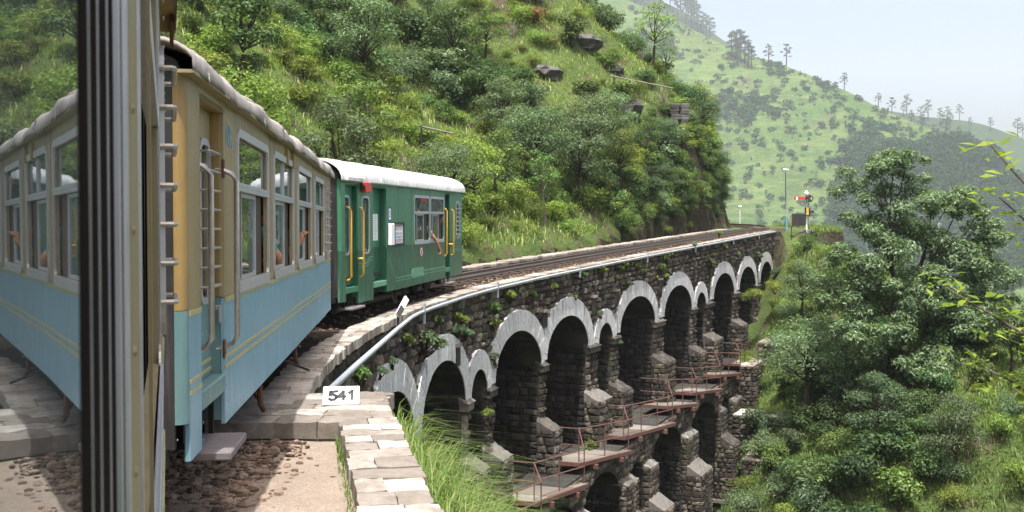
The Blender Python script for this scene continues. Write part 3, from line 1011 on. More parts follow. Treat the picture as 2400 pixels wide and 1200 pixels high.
# --- coping ---------------------------------------------------------------------
cp = MB()
for a in np.arange(0.0, 60, 1.0):
    sblock(cp, a, a+1.0, -.44, -.03, zc(a+.5)-.17, zc(a+.5)-.06)
cop_o = vb(cp, 'coping', M['mortar'])
s = 0.02; k = 0
while s < 60.6:
    w = random.uniform(.17, .30) if s < 12 else random.uniform(.3, .55)
    zt_ = zc(s+w/2)+random.uniform(-.005, .005)
    sp = (-.22+random.uniform(-.08,.08),) if s < 14 else ()
    edges = [0.0+random.uniform(-.02,.02)]+list(sp)+[-.46+random.uniform(-.02,.02)]
    for n1, n0 in zip(edges[:-1], edges[1:]):
        m_ = MB(); zz = zt_+random.uniform(-.004,.004)
        x, y, a = W(s+w/2); c = P(s+w/2, (n0+n1)/2)
        m_ = rough_stone(w-.006, n1-n0-.006, .15, int(s*1000)+k); k += 1
        o = m_.build('coping_stone', M['coping'], cop_o, loc=(c.x-ORG.x, c.y-ORG.y, zz-ORG.z), rot=(random.uniform(-.01,.01), random.uniform(-.015,.015), rad(90)-a+random.uniform(-.012,.012)))
    s += w
# left-hand parapet
lp = MB()
for a in np.arange(0.0, 60, 1.0): sblock(lp, a, a+1.0, -3.5, -3.1, zc(a+.5)-1.2, zc(a+.5)-.04)
lo_ = vb(lp, 'left_parapet', M['rubble'])
s = 0.0
while s < 61:
    w = random.uniform(.4, .7); x, y, a = W(s+w/2); c = P(s+w/2, -3.3)
    m_ = MB(); m_.cbox(-w/2+.005, w/2-.005, -.24, .24, -.12, .0, .02)
    m_.build('coping_stone', M['coping'], lo_, loc=(c.x-ORG.x, c.y-ORG.y, zc(s)+.1+random.uniform(-.015,.015)-ORG.z), rot=(0, 0, rad(90)-a))
    s += w

# --- niches: small putlog recess blocks beside the rings -----------------------------
for s_, dz in ((13.95,-.72),(21.3,-.55),(25.7,-.5),(28.1,-.5),(33.7,-.6),(42.4,-.55),(48.5,-.6),(54.2,-.6)):
    m_ = MB(); sblock(m_, s_-.16, s_+.16, -.2, .03, zc(s_)-1.45+dz*.3, zc(s_)-1.0+dz*.3)
    vb(m_, 'pilaster_stub', M['mortar'])
    m_ = MB(); sblock(m_, s_-.18, s_+.18, -.2, .07, zc(s_)-1.0+dz*.3+.003, zc(s_)-.92+dz*.3)
    vb(m_, 'stub_cap', M['coping'])
# ================================================================== gallery walkways and railings
SEC = [(13.0,17.0,.12),(17.15,21.2,.06),(21.35,25.5,.14),(25.65,30.9,.06),(31.05,34.6,.16),(34.75,38.9,.08),(39.05,43.2,.18),(43.35,46.2,.12)]
RORD = ['lowest and nearest','second','third','fourth','fifth','sixth','seventh','farthest']
TILT = lambda a, b, s: .2-.4*(s-a)/(b-a)      # each slab drains away from its near end
def saw(mb, a, b, s0, s1, i0, i1, z0, z1, d=0.0):
    # block whose edges run askew to the wall: n = i + skew
    f = lambda s: .3*(s-a)/(b-a)
    p = [P(s0, i1+f(s0)), P(s1, i1+f(s1)), P(s1, i0+f(s1)*.35), P(s0, i0+f(s0)*.35)]
    dz_ = [TILT(a, b, s) for s in (s0, s1, s1, s0)]
    mb.hexa([(q.x,q.y,z0+d_) for q, d_ in zip(p, dz_)]+[(q.x,q.y,z1+d_) for q, d_ in zip(p, dz_)])
for k, (a, b, dz) in enumerate(SEC):
    zz = zw((a+b)/2)+dz
    w = empty('walkway', P((a+b)/2, .6, zz))
    tag(w, '%s concrete slab of the gallery walkway counting along the arches' % RORD[k].capitalize(), 'walkway', 'gallery walkway slabs')
    org = w.location.copy()
    def wb(mb, name, mat, org=org, w=w):
        mb.v = [(x-org.x, y-org.y, z-org.z) for x, y, z in mb.v]; return mb.build(name, mat, w)
    F_ = lambda s: 1.1+.3*(s-a)/(b-a)
    n = max(3, int((b-a)/1.0))
    for q in range(n):
        s0 = a+(b-a)*q/n; s1 = a+(b-a)*(q+1)/n
        m_ = MB(); saw(m_, a, b, s0+.004, s1-.004, .1, 1.1, zz-.1, zz+random.uniform(-.006,.006)); wb(m_, 'slab', M['concrete'])
    m_ = MB(); saw(m_, a, b, a, b, 1.11, 1.15, zz-.13, zz-.01); wb(m_, 'edge_angle', M['rail_red'])
    m_ = MB(); saw(m_, a, b, a-.06, a-.005, .1, 1.15, zz-.13, zz-.01); wb(m_, 'end_angle', M['rail_red'])
    for q in (.25, .75):
        s0 = a+(b-a)*q; m_ = MB(); sblock(m_, s0-.06, s0+.06, .5, F_(s0)+.16, zz-.29+TILT(a,b,s0), zz-.15+TILT(a,b,s0)); wb(m_, 'bracket', M['rail_red'])
    # railing
    r = empty('iron_railing', P((a+b)/2, 1.2, zz))
    tag(r, 'Rusty red two-bar iron railing along the %s gallery walkway slab' % RORD[k], 'railing', 'gallery railings')
    org2 = r.location.copy()
    def rb(mb, name, mat, org2=org2, r=r):
        mb.v = [(x-org2.x, y-org2.y, z-org2.z) for x, y, z in mb.v]; return mb.build(name, mat, r)
    np_ = max(3, int((b-a)/1.5)+1); pts = []
    for q in range(np_):
        s0 = a+.1+(b-a-.2)*q/(np_-1); p = P(s0, F_(s0)-.06); pts.append((s0, p))
        m_ = MB(); m_.tube([(p.x,p.y,zz+TILT(a,b,s0)-.02), (p.x,p.y,zz+1.0+TILT(a,b,s0))], .02, 6); rb(m_, 'post', M['rail_red'])
    p0 = P(a+.1, -.05)
    for hz in (1.0, .5):
        m_ = MB(); m_.tube([(p0.x,p0.y,zz+hz+.2)]+[(p.x,p.y,zz+hz+TILT(a,b,s0)) for s0, p in pts], .018, 6); rb(m_, 'rail', M['rail_red'])
    if k < len(SEC)-1:
        z2_ = zw((SEC[k+1][0]+SEC[k+1][1])/2)+SEC[k+1][2]; q_ = P(SEC[k+1][0]+.1, 1.04); e_ = pts[-1][1]
        m_ = MB(); m_.tube([(e_.x,e_.y,zz+.8), (q_.x,q_.y,z2_+1.2)], .018, 6); rb(m_, 'return_rail', M['rail_red'])
# weeds on the gallery floor
# third level: short walkway lower down on the far side
for k, (a, b, z_) in enumerate([(38.5,42.0,-10.6),(42.2,46.2,-10.1)]):
    w = empty('walkway', P((a+b)/2, 2.6, z_))
    tag(w, ('Lower-level walkway slab at the foot of the far piers, nearer one','Lower-level walkway slab at the foot of the far piers, farther one')[k], 'walkway', 'lower walkway slabs')
    org = w.location.copy()
    m_ = MB(); sblock(m_, a, b, 1.0, 3.3, z_-.14, z_); m_.v = [(x-org.x,y-org.y,z-org.z) for x,y,z in m_.v]; m_.build('slab', M['concrete'], w)
    m_ = MB(); sblock(m_, a, b, 3.305, 3.35, z_-.18, z_-.01); m_.v = [(x-org.x,y-org.y,z-org.z) for x,y,z in m_.v]; m_.build('edge_angle', M['rail_red'], w)
    r = empty('iron_railing', P((a+b)/2, 3.2, z_))
    tag(r, ('Rusty red railing on the nearer lower-level walkway slab','Rusty red railing on the farther lower-level walkway slab')[k], 'railing', 'lower railings')
    org2 = r.location.copy(); pl = [P(a+.1+(b-a-.2)*q/3, 3.2, 0) for q in range(4)]
    for p in pl:
        m_ = MB(); m_.tube([Vector((p.x,p.y,z_))-org2, Vector((p.x,p.y,z_+1))-org2], .026, 6); m_.build('post', M['rail_red'], r)
    for hz in (1.0,.5):
        m_ = MB(); m_.tube([Vector((p.x,p.y,z_+hz))-org2 for p in [P(a+.1, 1.6)]+pl], .024, 6); m_.build('rail', M['rail_red'], r)

# ================================================================== track
track = empty('railway_track', P(20, N_TR, 0))
tag(track, 'narrow-gauge railway track curving over the viaduct and round the far spur', 'track')
TO = track.location.copy()
def strip(mb, s0, s1, ds, prof):
    """sweep an (n,z) profile polygon along the path"""
    ss = np.arange(s0, s1+ds*.5, ds); base = len(mb.v); k = len(prof)
    for s in ss:
        for n, z in prof:
            p = P(s, n); mb.v.append((p.x-TO.x, p.y-TO.y, zc(s)+z-TO.z))
    for i in range(len(ss)-1):
        for j in range(k):
            j2 = (j+1) % k
            mb.f.append((base+i*k+j, base+i*k+j2, base+(i+1)*k+j2, base+(i+1)*k+j))
    mb.f.append(tuple(base+j for j in range(k)))
def rail_prof(n, z0=.0, h=.10, w=.052):
    return [(n-.045,z0),(n+.045,z0),(n+.045,z0+.012),(n+.01,z0+.02),(n+.01,z0+h-.03),(n+w/2,z0+h-.022),(n+w/2,z0+h),(n-w/2,z0+h),(n-w/2,z0+h-.022),(n-.01,z0+h-.03),(n-.01,z0+.02),(n-.045,z0+.012)]
for n in (N_TR-.405, N_TR+.405):
    m_ = MB(); strip(m_, -12, 105, .7, rail_prof(n)); m_.build('rail', M['railtop'], track)
for n in (N_TR-.27, N_TR+.27):
    m_ = MB(); strip(m_, 3, 60, .7, rail_prof(n, 0, .105)); m_.build('guard_rail', M['railtop'], track)
sl = MB(); sl.cbox(-.1, .1, -.72, .72, -.1, 0, .015); slm = sl.mesh('sleeper'); slm.materials.append(M['sleeper'])
for s in np.arange(-3, 100, .62):
    x, y, a = W(s); c = P(s, N_TR+random.uniform(-.03,.03))
    o = link('sleeper', slm, None, track, loc=(c.x-TO.x, c.y-TO.y, zc(s)-.004-TO.z), rot=(0, 0, rad(90)-a+random.uniform(-.03,.03)))
# track bed
m_ = MB(); strip(m_, .2, 61.0, 1.0, [(-3.1,-.07),(-.45,-.07),(-.45,-.6),(-3.1,-.6)])
m_.v = [(x+TO.x, y+TO.y, z+TO.z) for x, y, z in m_.v]
tag(m_.build('track_bed', M['bed']), 'dusty brown ballast bed between the viaduct parapets', kind='structure')
# ballast stones
def scatter_stones(name, pts, label, mat):
    mb = MB()
    for k, (x, y, z, r) in enumerate(pts):
        mb.blob((x, y, z+r*.25), (r*random.uniform(.8,1.3), r*random.uniform(.8,1.3), r*random.uniform(.5,.8)), k, 5, 3, .25)
    tag(mb.build(name, mat), label, 'gravel', kind='stuff')
pts = []
for _ in range(2600):
    s = random.uniform(.5, 60) if random.random() < .75 else random.uniform(12, 32); n = random.uniform(-3.0, -.5)
    if abs(n-N_TR) < .05: continue
    p = P(s, n); pts.append((p.x, p.y, zc(s)-.07, random.uniform(.025,.05)))
scatter_stones('ballast', pts, 'small brown ballast stones along the track on the viaduct', M['ballast'])

# ================================================================== near ground beside the train
gxs = np.arange(-7.5, .2, .12); gys = np.arange(-8, 10.4, .12)
GX, GY = np.meshgrid(gxs, gys, indexing='ij')
GZ = -.17+fbm(GX, GY, .5, 5, 3)*.05+fbm(GX, GY, 4, 8, 2)*.02
# keep the sheet inside the near wall
wall_x = lambda y: -.64-(y-5.82)*.204
mask = GX > wall_x(GY)
GX = np.where(mask, wall_x(GY), GX)
nx, ny = GX.shape; i = np.arange(nx*ny).reshape(nx, ny)
F = np.stack([i[:-1,:-1].ravel(), i[1:,:-1].ravel(), i[1:,1:].ravel(), i[:-1,1:].ravel()], 1)
tag(link('trackside_ground', np_mesh('trackside_ground', np.stack([GX.ravel(), GY.ravel(), GZ.ravel()], 1), F, True), M['dirt']), 'packed dusty earth beside the track before the viaduct', kind='structure')
pts = []
for _ in range(6500):
    y = random.uniform(3.5, 10.0)
    side = -1.1356-.1057*y        # blue coach side
    x = side+.12-abs(random.gauss(0, .55))
    if random.random() < .012: x = random.uniform(side, wall_x(y)-.3)
    if random.random() < .08: x = side+random.uniform(.0,.35)
    if x > wall_x(y)-.3: continue
    if y > 8.5 and x > -2.45: continue
    pts.append((x, y, -.165, random.uniform(.012,.034)*(1.6 if random.random() < .1 else 1)))
scatter_stones('trackside_gravel', pts, 'loose brown ballast stones beside and under the blue coach', M['ballast'])

# near parapet wall (runs towards the camera) and the cross slab at the bridge end
nw = empty('parapet_wall', (-1.1, 7.6, -.2)); tag(nw, 'low stone parapet wall running towards the camera from the bridge end', 'wall')
NWH = rad(-11.6); nd = Vector((math.sin(NWH), math.cos(NWH), 0)); nr = Vector((math.cos(NWH), -math.sin(NWH), 0))
n0 = Vector((-.64, 5.82, 0))
def nwb(mb, name, mat, parent=None):
    o = nw.location; mb.v = [(x-o.x, y-o.y, z-o.z) for x, y, z in mb.v]; return mb.build(name, mat, parent or nw)
def nblock(mb, t0, t1, a0, a1, z0, z1):
    p = [n0+nd*t0+nr*a1, n0+nd*t1+nr*a1, n0+nd*t1+nr*a0, n0+nd*t0+nr*a0]
    mb.hexa([(q.x,q.y,z0) for q in p]+[(q.x,q.y,z1) for q in p])
m_ = MB(); nblock(m_, -6, 4.15, -.2, .2, -2.2, -.1); core = nwb(m_, 'core', M['mortar'])
t = -4.0
while t < 4.2:
    w = random.uniform(.2, .34); sp = random.uniform(-.1, .1)
    e = [-.235+random.uniform(-.015,.015), sp, .235+random.uniform(-.015,.02)]
    if random.random() < .25: e = [e[0], e[2]]
    for a0, a1 in zip(e[:-1], e[1:]):
        c = n0+nd*(t+w/2)+nr*((a0+a1)/2); m_ = MB()
        m_ = rough_stone(w-.005, a1-a0-.005, .14, int(t*1000+a0*50)+77, .009, .007)
        m_.build('stone', M['slab'], core, loc=(c.x-nw.location.x, c.y-nw.location.y, .0+random.uniform(-.006,.006)-nw.location.z), rot=(random.uniform(-.008,.008), random.uniform(-.012,.012), rad(90)-NWH+random.uniform(-.008,.008)))
    t += w
# outer face stones of the near wall
mbf = MB()
for row in range(9):
    t = -1.5
    while t < 4.2:
        w = random.uniform(.2,.4); c = n0+nd*(t+w/2)+nr*.2
        add_scaled(mbf, random.choice(STONES), (c.x, c.y, -.25-row*.2), NWH, w-.02, .06, .18); t += w
fo = nwb(mbf, 'facing_stones', M['rubble']); fo['kind'] = 'stuff'
slab = empty('bridge_end_slab', (-1.9, 9.3, -.2)); tag(slab, 'flat cross slab of pale stones joining the parapets at the bridge end', 'wall')
def slb(mb, name, mat, parent=None):
    o = slab.location; mb.v = [(x-o.x, y-o.y, z-o.z) for x, y, z in mb.v]; return mb.build(name, mat, parent or slab)
m_ = MB(); m_.hexa([(-2.5,8.62,-3),(-1.46,8.58,-3),(-1.3,9.98,-3),(-2.5,10.05,-3),(-2.5,8.62,-.1),(-1.46,8.58,-.1),(-1.3,9.98,-.1),(-2.5,10.05,-.1)]); sc_ = slb(m_, 'core', M['slab'])
y = 8.56
while y < 10.0:
    d = random.uniform(.22, .33); d = min(d, 10.06-y)
    x = -2.58; xe = -1.40+(y-8.56)*.10+.1
    while x < xe-.05:
        w = min(random.uniform(.28, .6), xe-x)
        if xe-x-w < .12: w = xe-x
        m_ = MB(); m_ = rough_stone(w-.004, d-.004, .15, int(x*999+y*77)+9, .010, .008)
        m_.build('stone', M['slab'], sc_, loc=(x+w/2+1.9, y+d/2-9.3, .0+random.uniform(-.006,.006)+.2), rot=(random.uniform(-.008,.008), random.uniform(-.008,.008), random.uniform(-.01,.01)))
        x += w
    y += d+.001

# ---- number plates
def text_mesh(body, size, extr=.002, font=None):
    cu = bpy.data.curves.new('txt', 'FONT'); cu.body = body; cu.size = size; cu.extrude = extr
    cu.align_x = 'CENTER'; cu.align_y = 'CENTER'; cu.resolution_u = 3
    o = bpy.data.objects.new('txt', cu); COL.objects.link(o)
    dg = bpy.context.evaluated_depsgraph_get(); me = bpy.data.meshes.new_from_object(o.evaluated_get(dg))
    bpy.data.objects.remove(o); bpy.data.curves.remove(cu)
    return me
plate = empty('number_plate', (-1.56, 9.30, .005), (0, 0, rad(6)))
tag(plate, 'white plate painted with the black number 541 on the bridge end slab', 'sign')
m_ = MB(); m_.cbox(-.165, .165, -.02, .02, 0, .19, .006)
pb = m_.build('board', M['white'], plate, rot=(rad(-38), 0, 0))
# painted numerals, brush-stroke shapes on the tilted board
def stroke(mb, pts, w):
    for (a, b) in zip(pts[:-1], pts[1:]):
        a = Vector((a[0], a[1])); b = Vector((b[0], b[1])); t = (b-a).normalized(); n = Vector((-t.y, t.x))*w/2; e = t*w*.35
        q = [a-e-n, b+e-n, b+e+n, a-e+n]
        i = len(mb.v); mb.v += [(p.x, -.0225, p.y) for p in q]+[(p.x, -.0195, p.y) for p in q]
        mb.f += [(i,i+1,i+2,i+3),(i,i+4,i+5,i+1),(i+1,i+5,i+6,i+2),(i+2,i+6,i+7,i+3),(i+3,i+7,i+4,i)]
five = [(-.035,.135),(-.098,.13),(-.104,.098),(-.075,.104),(-.048,.09),(-.044,.068),(-.06,.05),(-.09,.047),(-.107,.06)]
four = [(.022,.05),(.020,.132),(-.028,.078),(.04,.08)]
one = [(.072,.115),(.10,.14),(.098,.052)]
for nm, st in (('numeral', five), ('numeral', four), ('numeral', one)):
    m_ = MB(); stroke(m_, st, .027); m_.build(nm, M['numeral'], pb)
p2 = empty('number_plate', P(8.6, .02, zc(8.6)-.3), (0, 0, rad(90)-W(8.6)[2]))
tag(p2, 'second number plate seen edge-on, leaning on a black post by the coping', 'sign')
m_ = MB(); m_.tube([(0,-.02,0),(0,-.02,.36)], .022, 6); m_.build('post', M['black'], p2)
m_ = MB(); m_.box(-.02,.02,-.02,.02,0,0); 
m_ = MB(); m_.cbox(-.03, .6, -.05, -.012, -.05, .06, .006)
ob = m_.build('board', M['white'], p2, loc=(0,0,.34), rot=(rad(-30), rad(-26), rad(-6)))
m_ = MB(); m_.cbox(-.04, .27, -.0525, -.0515, -.052, .062, .0004); m_.build('lettering', M['numeral'], ob)

# ---- pipe handrail
pipe = empty('pipe_handrail', P(9.5, .12, -.06)); tag(pipe, 'pale grey pipe handrail running just outside the viaduct coping', 'handrail')
po = pipe.location.copy()
pl = [Vector((-1.80, 9.98, -.02)), Vector((-1.80, 9.98, .015))]
pl = [Vector((-1.82, 9.95, .0))]
e_ = P(9.2, .16, -.05)
for q in (.25,.5,.75): pl.append(pl[0].lerp(e_, q)+Vector((-.02,0,0)))
pl.append(e_)
for s in np.arange(10.2, 59.6, 1.0): pl.append(P(s, .10, zc(s)-.07))
m_ = MB(); m_.tube([p-po for p in pl], .038, 8); m_.build('pipe', M['pipe'], pipe, True)
for s in (10.6, 17.0, 24.0, 31.5, 39.0, 47.0, 54.0):
    p = P(s, .12, zc(s)); m_ = MB(); m_.box(-.03,.03,-.02,.02,-.32,.10)
    m_.build('post', M['pipe'], pipe, loc=p-po, rot=(0,0,rad(90)-W(s)[2]))
# ================================================================== coaches
# local frame: x along the coach (away from the camera), y = 0 the right-hand side skin, +y into the coach, z up from the coping level
CW = 2.1
Z_SK, Z_WA, Z_GU, Z_RF = .37, 1.18, 2.43, 2.83
def wall_cells(mb, u0, u1, z0, z1, holes, y0, y1):
    us = sorted({u0, u1, *[h[0] for h in holes], *[h[1] for h in holes]}); us = [u for u in us if u0 <= u <= u1]
    zs = sorted({z0, z1, *[h[2] for h in holes], *[h[3] for h in holes]}); zs = [z for z in zs if z0 <= z <= z1]
    def solid(i, j):
        if i < 0 or j < 0 or i >= len(us)-1 or j >= len(zs)-1: return False
        cu = (us[i]+us[i+1])/2; cz = (zs[j]+zs[j+1])/2
        return not any(h[0] < cu < h[1] and h[2] < cz < h[3] for h in holes)
    for i in range(len(us)-1):
        for j in range(len(zs)-1):
            if not solid(i, j): continue
            a, b, c, d = us[i], us[i+1], zs[j], zs[j+1]
            mb.quad((a,y0,c),(b,y0,c),(b,y0,d),(a,y0,d)); mb.quad((b,y1,c),(a,y1,c),(a,y1,d),(b,y1,d))
            if not solid(i-1, j): mb.quad((a,y1,c),(a,y0,c),(a,y0,d),(a,y1,d))
            if not solid(i+1, j): mb.quad((b,y0,c),(b,y1,c),(b,y1,d),(b,y0,d))
            if not solid(i, j-1): mb.quad((a,y1,c),(b,y1,c),(b,y0,c),(a,y0,c))
            if not solid(i, j+1): mb.quad((a,y0,d),(b,y0,d),(b,y1,d),(a,y1,d))
    return mb
def roof_mesh(L, lump=.0, seed=0, over=.055, e0=-.1, e1=.1, joints=(), Z_RF=Z_RF):
    nu, nv = 120, 22; V = []
    jn = np.array(joints) if len(joints) else np.array([1e9])
    us = np.linspace(e0, L+e1, nu)
    X, T = np.meshgrid(us, np.linspace(0, math.pi, nv), indexing='ij')
    lum = fbm(X*1.0, T*1.6, 1.3, seed, 4)*lump
    for i, u in enumerate(us):
        dj = np.abs(jn-u).min(); bul = lump*1.0*math.exp(-(dj/.10)**2) + lump*.5*abs(math.sin(u*3.1+seed))
        for j in range(nv):
            t = math.pi*j/(nv-1)
            c, s_ = math.cos(t), math.sin(t)
            cx = math.copysign(abs(c)**.72, c); sz = abs(s_)**.78
            w = (CW/2+over)
            k = 1+(lum[i, j]*.6+bul)*(.25+.75*s_)*.22/ .3*.35
            V.append((u, CW/2-cx*w*(1+(k-1)*.4), Z_GU+(Z_RF-Z_GU)*sz*k+lum[i, j]*.10))
    V = np.array(V); idx = np.arange(nu*nv).reshape(nu, nv)
    F = np.stack([idx[:-1,:-1].ravel(), idx[:-1,1:].ravel(), idx[1:,1:].ravel(), idx[1:,:-1].ravel()], 1)
    # underside
    nV = len(V); V2 = V.copy(); V2[:, 2] -= .03
    F2 = F[:, ::-1]+nV
    ed = np.stack([idx[:-1, 0], idx[1:, 0], idx[1:, 0]+nV, idx[:-1, 0]+nV], 1)
    ed2 = np.stack([idx[1:, -1], idx[:-1, -1], idx[:-1, -1]+nV, idx[1:, -1]+nV], 1)
    en = np.stack([idx[0, 1:], idx[0, :-1], idx[0, :-1]+nV, idx[0, 1:]+nV], 1)
    return np_mesh('roof', np.concatenate([V, V2]), np.concatenate([F, F2, ed, ed2, en]), True)
def window(root, u0, u1, z0, z1, zm, style, mats=None):
    """style: 'slide' open left, pane in the middle; 'full' glass over the width"""
    m_ = MB(); fw = .045; pr = .016
    if style in ('own', 'open'): fw = .018; pr = .002
    m_.ring(rrect(u0-fw, u1+fw, z0-fw*1.6, z1+fw*1.3, .10), rrect(u0, u1, z0, z1, .05), 'y', -pr, .004)
    m_.box(u0, u1, -pr+.002, .03, zm-.028, zm+.028)
    fr = m_.build('window', M['alu'], root)
    m_ = MB(); m_.box(u0-.02, u1+.02, -pr-.006, -pr+.002, z0-.075, z0-.005); m_.build('sill', M['alu'], fr)
    m_ = MB(); m_.box(u0+.003, u1-.003, .016, .020, zm+.028, z1-.004); m_.build('pane', M['glass'], fr)
    if style == 'split':
        m_ = MB(); um = u0+(u1-u0)*.52; m_.box(um-.014, um+.014, -.002, .03, zm+.028, z1-.004); m_.build('glazing_bar', M['alu'], fr)
    w = u1-u0
    if style == 'open': return fr
    if style == 'own':
        m_ = MB(); m_.box(u0+.003, u1-.21 if u1 < 7 else u1-.004, .004, .008, z0+.003, zm-.03); m_.build('pane', M['glass'], fr)
        return fr
    a, b = u0+w*.24, u0+w*.70
    m_ = MB(); m_.box(a-.07, a, .035, .075, z0, zm-.03); m_.build('sash', M['wood'], fr)
    m_ = MB(); m_.box(b+.03, u1-.004, .045, .07, z0, zm-.03); m_.build('shutter', M['wood'], fr)
    m_ = MB(); m_.box(a+.002, a+.026, .03, .06, z0, zm-.03); m_.box(b, b+.026, .03, .06, z0, zm-.03); m_.box(a+.026, b, .03, .06, z0, z0+.025); m_.box(a+.026, b, .03, .06, zm-.06, zm-.032); m_.build('sash_frame', M['alu'], fr)
    m_ = MB(); m_.box(a+.026, b, .042, .046, z0+.025, zm-.06); m_.build('pane', M['glass'], fr)
    return fr
def barred_window(root, u0, u1, z0, z1, nb, y=0.0, proud=.055, barw=.03, mat='steel', r=.009, spread=.05, glassy=.02):
    m_ = MB(); m_.ring(rrect(u0-.04, u1+.04, z0-.04, z1+.04, .11, 5), rrect(u0, u1, z0, z1, .075, 5), 'y', y-.014, y+.004)
    fr = m_.build('window', M['alu'], root)
    m_ = MB(); m_.box(u0+.002, u1-.002, y+glassy, y+glassy+.004, z0+.01, z1-.01); m_.build('pane', M['glass'], fr)
    for k in range(nb):
        z = z0+(z1-z0)*(k+.6)/nb
        m_ = MB(); m_.tube([(u0-spread, y+.0, z),(u0-spread, y-proud*.85, z),(u0-spread+.012, y-proud, z),(u1+spread-.012, y-proud, z),(u1+spread, y-proud*.85, z),(u1+spread, y, z)], r, 6)
        m_.build('window_bar', M[mat], fr)
    return fr
def handrail(root, u, z0, z1, y, mat, r=.016, hook=.05):
    m_ = MB(); m_.tube([(u, y+.055, z1+.01),(u, y+.02, z1+.005),(u, y-hook*.6, z1-.02),(u, y-hook, z1-.07),(u, y-hook, z0+.07),(u, y-hook*.6, z0+.02),(u, y+.02, z0-.005),(u, y+.055, z0-.01)], r, 8)
    o = m_.build('handrail', M[mat], root, True)
    m_ = MB(); m_.cbox(u-.022, u+.022, y-.002, y+.012, z1-.05, z1+.07, .004); m_.cbox(u-.022, u+.022, y-.002, y+.012, z0-.07, z0+.05, .004); m_.build('bracket', M['rust'], o)
    return o
def bogie(root, u, mat='under'):
    m_ = MB()
    for du in (-.6, .6):
        for yy in (CW/2-.42, CW/2+.42):
            m_.tube([(u+du, yy-.05, .30-.02),(u+du, yy+.05, .30-.02)], .33*.75, 14)
        m_.tube([(u+du, CW/2-.6, .28),(u+du, CW/2+.6, .28)], .05, 8)
    m_.box(u-.95, u+.95, .38, .5, .22, .40); m_.box(u-.95, u+.95, CW-.5, CW-.38, .22, .40); m_.box(u-.15, u+.15, .4, CW-.4, .25, .42)
    m_.box(u-.7, u-.5, .28, .4, .18, .42); m_.box(u+.5, u+.7, .28, .4, .18, .42)
    return m_.build('bogie', M[mat], root)
def rivets(pts, r=.009):
    mb = MB()
    for (u, y, z, ax) in pts:
        i = len(mb.v); n = 6
        for k in range(n):
            a = 2*math.pi*k/n
            if ax == 'y': mb.v.append((u+r*math.cos(a), y, z+r*math.sin(a)))
            else: mb.v.append((u, y+r*math.cos(a), z+r*math.sin(a)))
        for k in range(n):
            a = 2*math.pi*k/n
            mb.v.append((u+r*.6*math.cos(a), y-r*.45, z+r*.6*math.sin(a)))
        for k in range(n): mb.f.append((i+k, i+(k+1) % n, i+n+(k+1) % n, i+n+k))
        mb.f.append(tuple(i+n+k for k in range(n)))
    return mb
def corner(root, u, sgn, z0, z1, mat, name='corner_post', r=.06):
    """rounded corner column; sgn -1 near end, +1 far end"""
    m_ = MB(); n = 7; prof = []
    for k in range(n+1):
        a = math.pi/2*k/n
        prof.append((u-sgn*r+sgn*r*math.sin(a), r-r*math.cos(a)))
    prof += [(u, r+.004), (u-sgn*.03, r+.004), (u-sgn*r, .03)]
    m_.prism(prof, 'z', z0, z1)
    return m_.build(name, M[mat], root)
def end_wall(root, L, near=True, Z_RF=2.66):
    u = 0.0 if near else L
    a, b = (u, u+.04) if near else (u-.04, u)
    m_ = MB(); m_.box(a, b, .066, CW-.066, .45, Z_GU+.0)
    # rounded head
    pr = [(CW/2+(CW/2-.02)*math.cos(math.pi*k/14), Z_GU+.003+(Z_RF-Z_GU-.05)*math.sin(math.pi*k/14)**.8) for k in range(15)]
    m_.prism(pr, 'x', a, b)
    ew = m_.build('end_wall', M['black'], root)
    # gangway frame
    d = -.30 if near else .30
    m_ = MB()
    g0, g1 = (u+d, u) if near else (u, u+d)
    m_.box(g0, g1-.002 if near else g1, CW/2-.42, CW/2-.36, .5, 2.25); m_.box(g0, g1-.002 if near else g1, CW/2+.36, CW/2+.42, .5, 2.25); m_.box(g0, g1-.002 if near else g1, CW/2-.36, CW/2+.36, 2.19, 2.25)
    m_.box(u-.42 if near else u, u if near else u+.42, CW/2-.09, CW/2+.09, .36, .5)
    m_.build('gangway', M['black'], ew)
    # buffer beam
    m_ = MB(); m_.box(a-.05 if near else a, b if near else b+.05, .1, CW-.1, .36, .46); m_.build('buffer_beam', M['under'], root)
    return ew
def shell(root, L, inner='interior', holes=()):
    """floor, far side wall, ceiling lining, partitions"""
    m_ = MB(); m_.box(.06, L-.06, .10, CW-.06, .72, .76); m_.build('floor', M[inner], root)
    m_ = MB(); wall_cells(m_, .05, L-.05, Z_SK, Z_GU, holes, CW-.04, CW); m_.build('left_side', M[inner], root)  # windows left out of this unseen side to darken the interior
    m_ = MB(); m_.box(.06, L-.06, .06, CW-.06, Z_GU-.05, Z_GU-.01); m_.build('ceiling', M[inner], root)
    m_ = MB(); m_.box(.06, L-.06, .5, CW-.5, .40, .56); m_.build('underframe', M['under'], root)
def seats(root, us):
    for u in us:
        for sd in (.12, CW-.9):
            m_ = MB(); m_.cbox(u-.22, u+.22, sd, sd+.78, 1.08, 1.18, .03); so = m_.build('seat', M['seat'], root)
            m_ = MB(); m_.cbox(u+.18, u+.26, sd, sd+.78, 1.18, 1.62, .03); m_.build('backrest', M['seat'], so)
            m_ = MB(); m_.box(u-.18, u+.2, sd+.3, sd+.45, .761, 1.08); m_.build('pedestal', M['under'], so)

